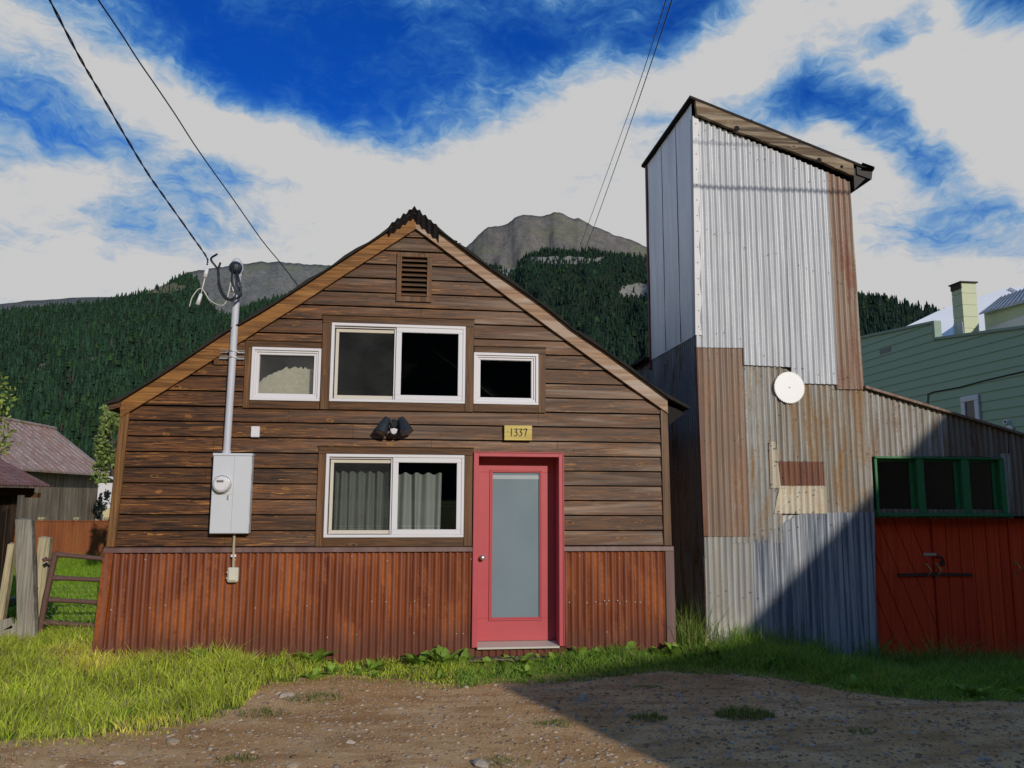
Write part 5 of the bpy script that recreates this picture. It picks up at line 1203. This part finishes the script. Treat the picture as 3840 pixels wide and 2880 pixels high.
# ------------------------------------------------------------------ leafy trees
def leafy(name, base, crown, rad, n, label, col, seed, size=.05):
    t = thing(name, label, 'tree', base); g = np.random.default_rng(seed); base = np.array(base, float); crown = np.array(crown, float)
    s = MB(); top = crown+[0, 0, rad[2]*.3]; s.tube([base, base+(top-base)*.5+[.05, 0, 0], top], [.07, .045, .012], 8)
    for i in range(14):
        a = base+(top-base)*g.uniform(.35, .95); d_ = g.normal(size=3); d_[2] = abs(d_[2])*.7; d_ /= np.linalg.norm(d_)
        b = a+d_*np.array(rad)*.9; s.tube([a, (a+b)/2+[0, 0, .03], b], [.02, .012, .004], 5)
    s.build('trunk', m_bark, t)
    cl = g.normal(size=(max(10, n//40), 3)); cl /= np.linalg.norm(cl, axis=1)[:, None]; cl *= g.uniform(.35, 1, (len(cl), 1))**.6
    C = cl[g.integers(0, len(cl), n)]*np.array(rad)+g.normal(size=(n, 3))*np.array(rad)*.13+crown
    a = g.normal(size=(n, 3)); a /= np.linalg.norm(a, axis=1)[:, None]; b = np.cross(a, g.normal(size=(n, 3))); b /= np.linalg.norm(b, axis=1)[:, None]
    L = size*g.uniform(.6, 1.3, (n, 1)); V = np.stack([C-a*L, C+b*L*.55, C+a*L, C-b*L*.55], 1).reshape(-1, 3)-base
    Fq = np.arange(4*n).reshape(-1, 4); colr = np.array(col)*g.uniform(.6, 1.4, (n, 1)); colr = np.repeat(colr, 4, 0)
    o = fast_mesh('crown', V, Fq, m_leaf, colr, t); return t
leafy('leafy_tree', (-4.55, 13.8, .3), tuple(at(412, 1668, 13.8)), (.24, .3, .62), 1500, 'light green young tree poking out behind the cabin corner', (.24, .31, .09), 21, .042)
leafy('leafy_tree', (-7.6, 15.0, .3), (-7.85, 15.0, 3.15), (.85, .8, 1.1), 3200, 'bright green tree reaching in at the left edge above the barn roof', (.27, .34, .06), 22, .05)
leafy('bush', (-10.1, 28.2, .4), (-10.1, 28.2, 1.5), (.25, .25, .55), 500, 'dark bush at the far corner of the barn', (.02, .03, .03), 23, .06)

# ------------------------------------------------------------------ grass, weeds, stones
def blades(name, X, Y, H, Wd, col, label, cat='grass', seed=0, lean=.35):
    g = np.random.default_rng(seed); n = len(X); Z = ground_z(X, Y)
    a = g.uniform(0, 2*PI, n); dx, dy = np.cos(a), np.sin(a); l = g.uniform(.08, lean*2, n)*H
    la = g.uniform(0, 2*PI, n); lx, ly = np.cos(la)*l, np.sin(la)*l
    V = np.zeros((n, 5, 3)); w = Wd/2
    for k, (t, ww) in enumerate(((0, 1), (.55, .8))):
        for s_, sg_ in ((0, -1), (1, 1)):
            V[:, 2*k+s_, 0] = X+lx*t*t+sg_*dx*w*ww; V[:, 2*k+s_, 1] = Y+ly*t*t+sg_*dy*w*ww; V[:, 2*k+s_, 2] = Z+H*t
    V[:, 4, 0] = X+lx; V[:, 4, 1] = Y+ly; V[:, 4, 2] = Z+H*.97
    fs = np.array([(0, 1, 3), (0, 3, 2), (2, 3, 4)]); Fq = (fs[None]+np.arange(n)[:, None, None]*5).reshape(-1, 3)
    C = np.repeat(col[:, None, :], 5, 1); C[:, 4] *= 1.15
    return tag(fast_mesh(name, V.reshape(-1, 3), Fq, m_grass, C.reshape(-1, 3), kind='stuff'), label, cat)
g = np.random.default_rng(31)
def tint(n, a, b, dry=.08):
    t = g.uniform(size=(n, 1)); c = np.array(a)*(1-t)+np.array(b)*t; c *= g.uniform(.7, 1.3, (n, 1))
    d_ = g.uniform(size=n) < dry; c[d_] = np.array([.40, .33, .16])*g.uniform(.7, 1.2, (d_.sum(), 1)); return c
def clear(x, y):  # keep out of walls
    return ~((x > -3.2) & (x < 3.0) & (y > 8.97)) & ~((x > 3.48) & (y > 9.36)) & ~((x > .6) & (x < 1.7) & (y > 8.8)) & ~((x < -4.8) & (y > 6.5) & (y < 10.8))
def scatter(n, x0, x1, y0, y1, keep):
    X = g.uniform(x0, x1, n); Y = g.uniform(y0, y1, n); m = keep(X, Y); return X[m], Y[m]
X, Y = scatter(115000, -6.2, .9, 5.0, 10.6, lambda x, y: in_verge(x, y) & clear(x, y) & (g.uniform(size=len(x)) < (sstep(-.2, .7, y-verge_y(x))*.8+.2)*(.35+.65*sstep(-.75, -.1, vnoise(x, y, 5.3, 2)))))
d = Y-verge_y(X); H = (.035+.07*sstep(0, .9, d)-.035*sstep(-1.6, -.4, X))*g.uniform(.4, 1.5, len(X))*(1+.5*vnoise(X, Y, 2.3)+.35*vnoise(X, Y, 7.1))
H = H*(1+.45*(g.uniform(size=len(X)) < .06))
dr = vnoise(X, Y, 1.4, 5)
col = tint(len(X), (.42, .54, .030), (.66, .72, .13), .15); col = np.where((dr > .45)[:, None], col*np.array([1.25, 1.05, 1.3]), col)*(1+.28*vnoise(X, Y, 4.1, 7))[:, None]  # sunlight is part of this tint; the shaded verge gets a darker one
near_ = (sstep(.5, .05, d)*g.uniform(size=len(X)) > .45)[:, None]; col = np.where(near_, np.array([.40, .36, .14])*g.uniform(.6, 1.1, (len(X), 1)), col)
blades('verge_grass', X, Y, H.clip(.03, .3), g.uniform(.005, .013, len(X)), col, 'grass growing along the cabin and over the left verge, tinted bright as in sun', seed=1, lean=.6)
X, Y = scatter(90000, .5, 9.0, 6.2, 9.36, lambda x, y: in_verge(x, y) & clear(x, y))
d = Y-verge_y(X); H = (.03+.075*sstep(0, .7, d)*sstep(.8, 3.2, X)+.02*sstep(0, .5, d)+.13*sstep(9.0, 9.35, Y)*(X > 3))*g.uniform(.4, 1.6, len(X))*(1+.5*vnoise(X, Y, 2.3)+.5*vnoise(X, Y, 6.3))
blades('verge_grass', X, Y, H.clip(.03, .48), g.uniform(.006, .016, len(X)), tint(len(X), (.11, .25, .028), (.36, .52, .09), .06), 'grass at the foot of the tin tower and red doors, tinted darker as in shade', seed=2, lean=.6)  # shade put into the tint, paler blades for highlights
X, Y = scatter(60000, -9.5, -3.0, 10.0, 19.4, lambda x, y: clear(x, y) & (x < -3.3) & (x > -.55*y-.3) & (x < -.29*y))
blades('lawn_grass', X, Y, g.uniform(.04, .10, len(X))*(1+1.6*sstep(17.5, 19.2, Y)), g.uniform(.006, .012, len(X)), tint(len(X), (.21, .36, .018), (.33, .48, .05), .02), 'mown lawn behind the gate in front of the rust red fence', seed=3)
X, Y = scatter(900, 3.02, 3.46, 8.9, 10.5, lambda x, y: x > 0)
blades('tall_grass', X, Y, g.uniform(.15, .75, len(X))*(1-.5*g.uniform(size=len(X))), g.uniform(.006, .012, len(X)), tint(len(X), (.14, .22, .03), (.25, .32, .07), .1), 'tall wild grass in the gap between cabin and tower', seed=4, lean=.45)
X, Y = scatter(420, 3.5, 8.6, 8.7, 9.33, lambda x, y: x > 0)
blades('tall_grass', X, Y, g.uniform(.18, .5, len(X)), g.uniform(.006, .012, len(X)), tint(len(X), (.10, .20, .03), (.22, .32, .07), .15), 'tall thin grass stems standing against the tower base and red doors', seed=6, lean=.4)
# stray blades on the road
X, Y = scatter(16000, -4, 7, 5, 9, lambda x, y: (y < verge_y(x)+.1) & (y > verge_y(x)-.5) & (vnoise(x, y, 4, 3) > .35))
blades('verge_grass', X, Y, g.uniform(.015, .05, len(X)), g.uniform(.004, .007, len(X)), tint(len(X), (.10, .15, .03), (.2, .24, .06), .2), 'short sparse grass creeping onto the gravel edge', seed=5)
# separate tufts on the gravel
for i, (px_, py_, r_, n_, hh, lab) in enumerate([
 (2790, 2675, .20, 700, .09, 'dense round grass tuft on the shaded gravel'), (2430, 2685, .13, 220, .08, 'thin upright weed tuft left of the dense tuft'), (1180, 2610, .22, 300, .055, 'low pale tuft on the sunlit gravel below the lower window'),
 (2090, 2705, .14, 160, .05, 'small yellowish tuft on the edge of the shadow'), (890, 2835, .13, 150, .05, 'small tuft near the bottom edge left of centre'), (985, 2665, .18, 200, .06, 'tuft just off the edge of the left verge'),
 (1880, 2845, .16, 160, .045, 'tuft at the bottom edge near the middle'), (3225, 2730, .09, 120, .05, 'tiny dark tuft on the gravel before the red doors')]):
    p = on_z(px_, py_, .1); a = g.uniform(0, 2*PI, n_); rr_ = r_*np.sqrt(g.uniform(size=n_)); X = p[0]+rr_*np.cos(a)*1.3; Y = p[1]+rr_*np.sin(a)*.8
    V0 = blades('grass_tuft', X, Y, hh*g.uniform(.5, 1.4, n_)*(1-.5*rr_/r_), g.uniform(.004, .007, n_), tint(n_, (.10, .16, .03), (.19, .25, .05), .08), lab, 'grass tuft', 40+i, .5)
    del V0['kind']; V0['group'] = 'grass tufts on the gravel'
# broad-leaved weeds against the walls
def weed(x, y, n, size, label, bright=1.0):
    s = MB(); V = []; Fq = []; C = []; z = float(ground_z(x, y))
    for i in range(n):
        a = random.uniform(0, 2*PI); up = random.uniform(.5, 1.25); L = size*random.uniform(.6, 1.15); w = L*random.uniform(.13, .2)
        d_ = np.array([math.cos(a)*math.cos(up), math.sin(a)*math.cos(up), math.sin(up)]); sd = np.array([-math.sin(a), math.cos(a), 0]); nrm = np.cross(d_, sd)
        b0 = len(V); rows = 7
        for j in range(rows+1):
            t = j/rows; c_ = np.array([x, y, z-.01])+d_*L*t-np.array([0, 0, 1])*L*.35*t*t
            ww = w*math.sin(PI*min(.98, .12+t*.86))*(1+.22*math.sin(j*2.6+i)); 
            V += [c_-sd*ww+nrm*ww*.25, c_, c_+sd*ww+nrm*ww*.25]
            cc = np.array([.17, .27, .035])*bright*random.uniform(.8, 1.2); C += [cc, cc*1.25, cc]
        for j in range(rows):
            q = b0+3*j; Fq += [(q, q+1, q+4, q+3), (q+1, q+2, q+5, q+4)]
    o = fast_mesh('weed_plant', np.array(V)-[x, y, z], Fq, m_leaf, np.array(C)); o.location = (x, y, z)
    return tag(o, label, 'weed', 'broad leaved weeds along the walls')
for x, y, n_, sz_, lab in [
 (-.95, 8.86, 9, .30, 'tall broad leaved weed in front of the rusty skirt left of the lower window edge'), (-2.1, 8.8, 7, .20, 'small broad leaved weed under the outlet box'), (.15, 8.75, 12, .30, 'spreading dock like weed under the right half of the lower window'),
 (.40, 8.72, 12, .32, 'leafiest weed just left of the door step'), (.60, 8.80, 8, .28, 'upright weed at the left end of the door step'), (-.35, 8.6, 10, .22, 'low weed below the middle of the lower window'),
 (1.22, 8.72, 5, .26, 'weed in front of the middle of the door step'), (1.62, 8.75, 5, .22, 'weed at the right end of the door step'), (1.90, 8.85, 5, .25, 'first weed right of the door'), (2.08, 8.86, 5, .25, 'second weed right of the door'),
 (2.42, 8.85, 5, .27, 'weed under the seam of the right skirt sheets'), (2.75, 8.84, 6, .25, 'weed near the right corner of the cabin'), (2.95, 8.80, 6, .25, 'weed at the right corner of the cabin'), (3.3, 8.7, 10, .25, 'weed before the gap between cabin and tower'),
 (6.1, 7.9, 16, .22, 'low leafy weed patch before the left red door'), (6.7, 7.75, 18, .24, 'leafy weed patch before the right red door'), (7.3, 7.7, 16, .24, 'leafy weed patch at the right edge')]:
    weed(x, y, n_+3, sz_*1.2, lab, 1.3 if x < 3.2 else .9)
rw = random.Random(12)
for i in range(26):
    x = rw.uniform(3.2, 7.4); y = rw.uniform(max(float(verge_y(x))+.15, 7.2), 9.2)
    o = weed(x, y, rw.randint(7, 13), rw.uniform(.16, .27), 'leafy weed growing in the shaded verge before the tin tower and red doors', rw.uniform(1.0, 2.0)); o['group'] = 'weeds in the shaded verge'
for i in range(22):
    x = rw.uniform(-1.6, 3.0); y = rw.uniform(max(float(verge_y(x))+.1, 8.0), 8.92)
    o = weed(x, y, rw.randint(6, 11), rw.uniform(.13, .24), 'small leafy weed in the grass strip below the cabin skirt', rw.uniform(1.1, 1.7)); o['group'] = 'small weeds below the cabin skirt'
for i in range(7):
    x = rw.uniform(-5.0, -1.6); y = rw.uniform(float(verge_y(x))+.3, 8.7)
    o = weed(x, y, rw.randint(6, 11), rw.uniform(.12, .2), 'small leafy weed in the sunlit left verge', rw.uniform(1.2, 1.7)); o['group'] = 'small weeds in the left verge'
# loose stones
def stone_mesh(r, seed):
    g2 = random.Random(seed); s = MB(); s.ball((0, 0, 0), 1, 9, 6)
    V = []
    for (x, y, z) in s.v:
        k = 1+.28*math.sin(x*2.3+seed)+.2*math.sin(y*3.1+seed*2)+.15*math.sin(z*4+seed); V.append((x*r*k*1.25, y*r*k, z*r*k*.55))
    s.v = V; return s
protos = [stone_mesh(1, k) for k in range(5)]; pm = []
for k, s in enumerate(protos):
    me = bpy.data.meshes.new('stone'); me.from_pydata(s.v, [], s.f); me.materials.append([m_stone, flat('grey_stone', (.36, .31, .25), .95, 0, .25, 14, .05, .4), flat('pale_stone', (.50, .41, .31), .95, 0, .2, 12, .05, .4)][k % 3]); pm.append(me)
ST = [(3172, 2690, .06), (3138, 2675, .05), (3040, 2640, .055), (2540, 2595, .07), (2185, 2610, .12), (2270, 2618, .06), (1800, 2855, .10), (1315, 2775, .055), (1745, 2572, .05), (1080, 2605, .10), (655, 2775, .085), (865, 2745, .03), (760, 2725, .035), (230, 2860, .045), (2895, 2798, .06), (2885, 2755, .03), (2960, 2715, .04), (3045, 2780, .04), (3415, 2655, .05), (3690, 2825, .075), (3330, 2575, .05), (2850, 2605, .05), (2980, 2840, .03), (2330, 2660, .045), (2070, 2632, .04), (1095, 2865, .06), (1530, 2740, .025), (450, 2850, .06), (3090, 2718, .03), (2250, 2650, .04), (3740, 2850, .06), (2620, 2835, .03), (2745, 2775, .04), (3560, 2640, .04)]
for i, (px_, py_, r_) in enumerate(ST):
    p = on_z(px_, py_, .1); zz_ = float(ground_z(p[0], p[1])); o = bpy.data.objects.new('stone', pm[i % 5]); COL.objects.link(o)
    o.location = (p[0], p[1], zz_+r_*.12); o.rotation_euler = (random.uniform(-.2, .2), random.uniform(-.2, .2), random.uniform(0, 6)); o.scale = (r_*.52,)*3
    side_ = 'shaded' if p[0] > .9+(7.87-p[1])*.36 else 'sunlit'
    tag(o, 'loose stone lying on the %s part of the gravel road' % side_, 'stone', 'loose stones on the gravel road, '+side_)
# fine gravel
n_ = 14000; X, Y = scatter(n_*2, -4.5, 7.5, 4.6, 9.0, lambda x, y: y < verge_y(x)+.1); n_ = len(X)
cube = np.array([(-1, -1, -.4), (1, -1, -.5), (1, 1, -.4), (-1, 1, -.5), (-.7, -.6, .5), (.6, -.7, .55), (.7, .6, .45), (-.6, .7, .6)])
r_ = (.003+.013*g.uniform(size=n_)**6+.0035*g.uniform(size=n_)); a = g.uniform(0, 2*PI, n_)
J = cube[None]*g.uniform(.6, 1.3, (n_, 8, 3)); ca, sa = np.cos(a)[:, None], np.sin(a)[:, None]
V = np.stack([(J[..., 0]*ca-J[..., 1]*sa)*r_[:, None]*1.3+X[:, None], (J[..., 0]*sa+J[..., 1]*ca)*r_[:, None]+Y[:, None], J[..., 2]*r_[:, None]+(ground_z(X, Y)+.007)[:, None]], -1)
fs = np.array([(4, 5, 6, 7), (0, 1, 5, 4), (1, 2, 6, 5), (2, 3, 7, 6), (3, 0, 4, 7)]); Fq = (fs[None]+np.arange(n_)[:, None, None]*8).reshape(-1, 4)
pal = np.array([(.42, .28, .165), (.32, .20, .115), (.52, .41, .29), (.40, .33, .26), (.44, .26, .14)])
tag(fast_mesh('gravel', V.reshape(-1, 3), Fq, attr_mat('gravel_bits', .95, 0, .03), np.repeat(.8*pal[g.integers(0, 5, n_)]*g.uniform(.7, 1.25, (n_, 1)), 8, 0), kind='stuff'), 'loose fine gravel scattered over the dirt road', 'gravel')
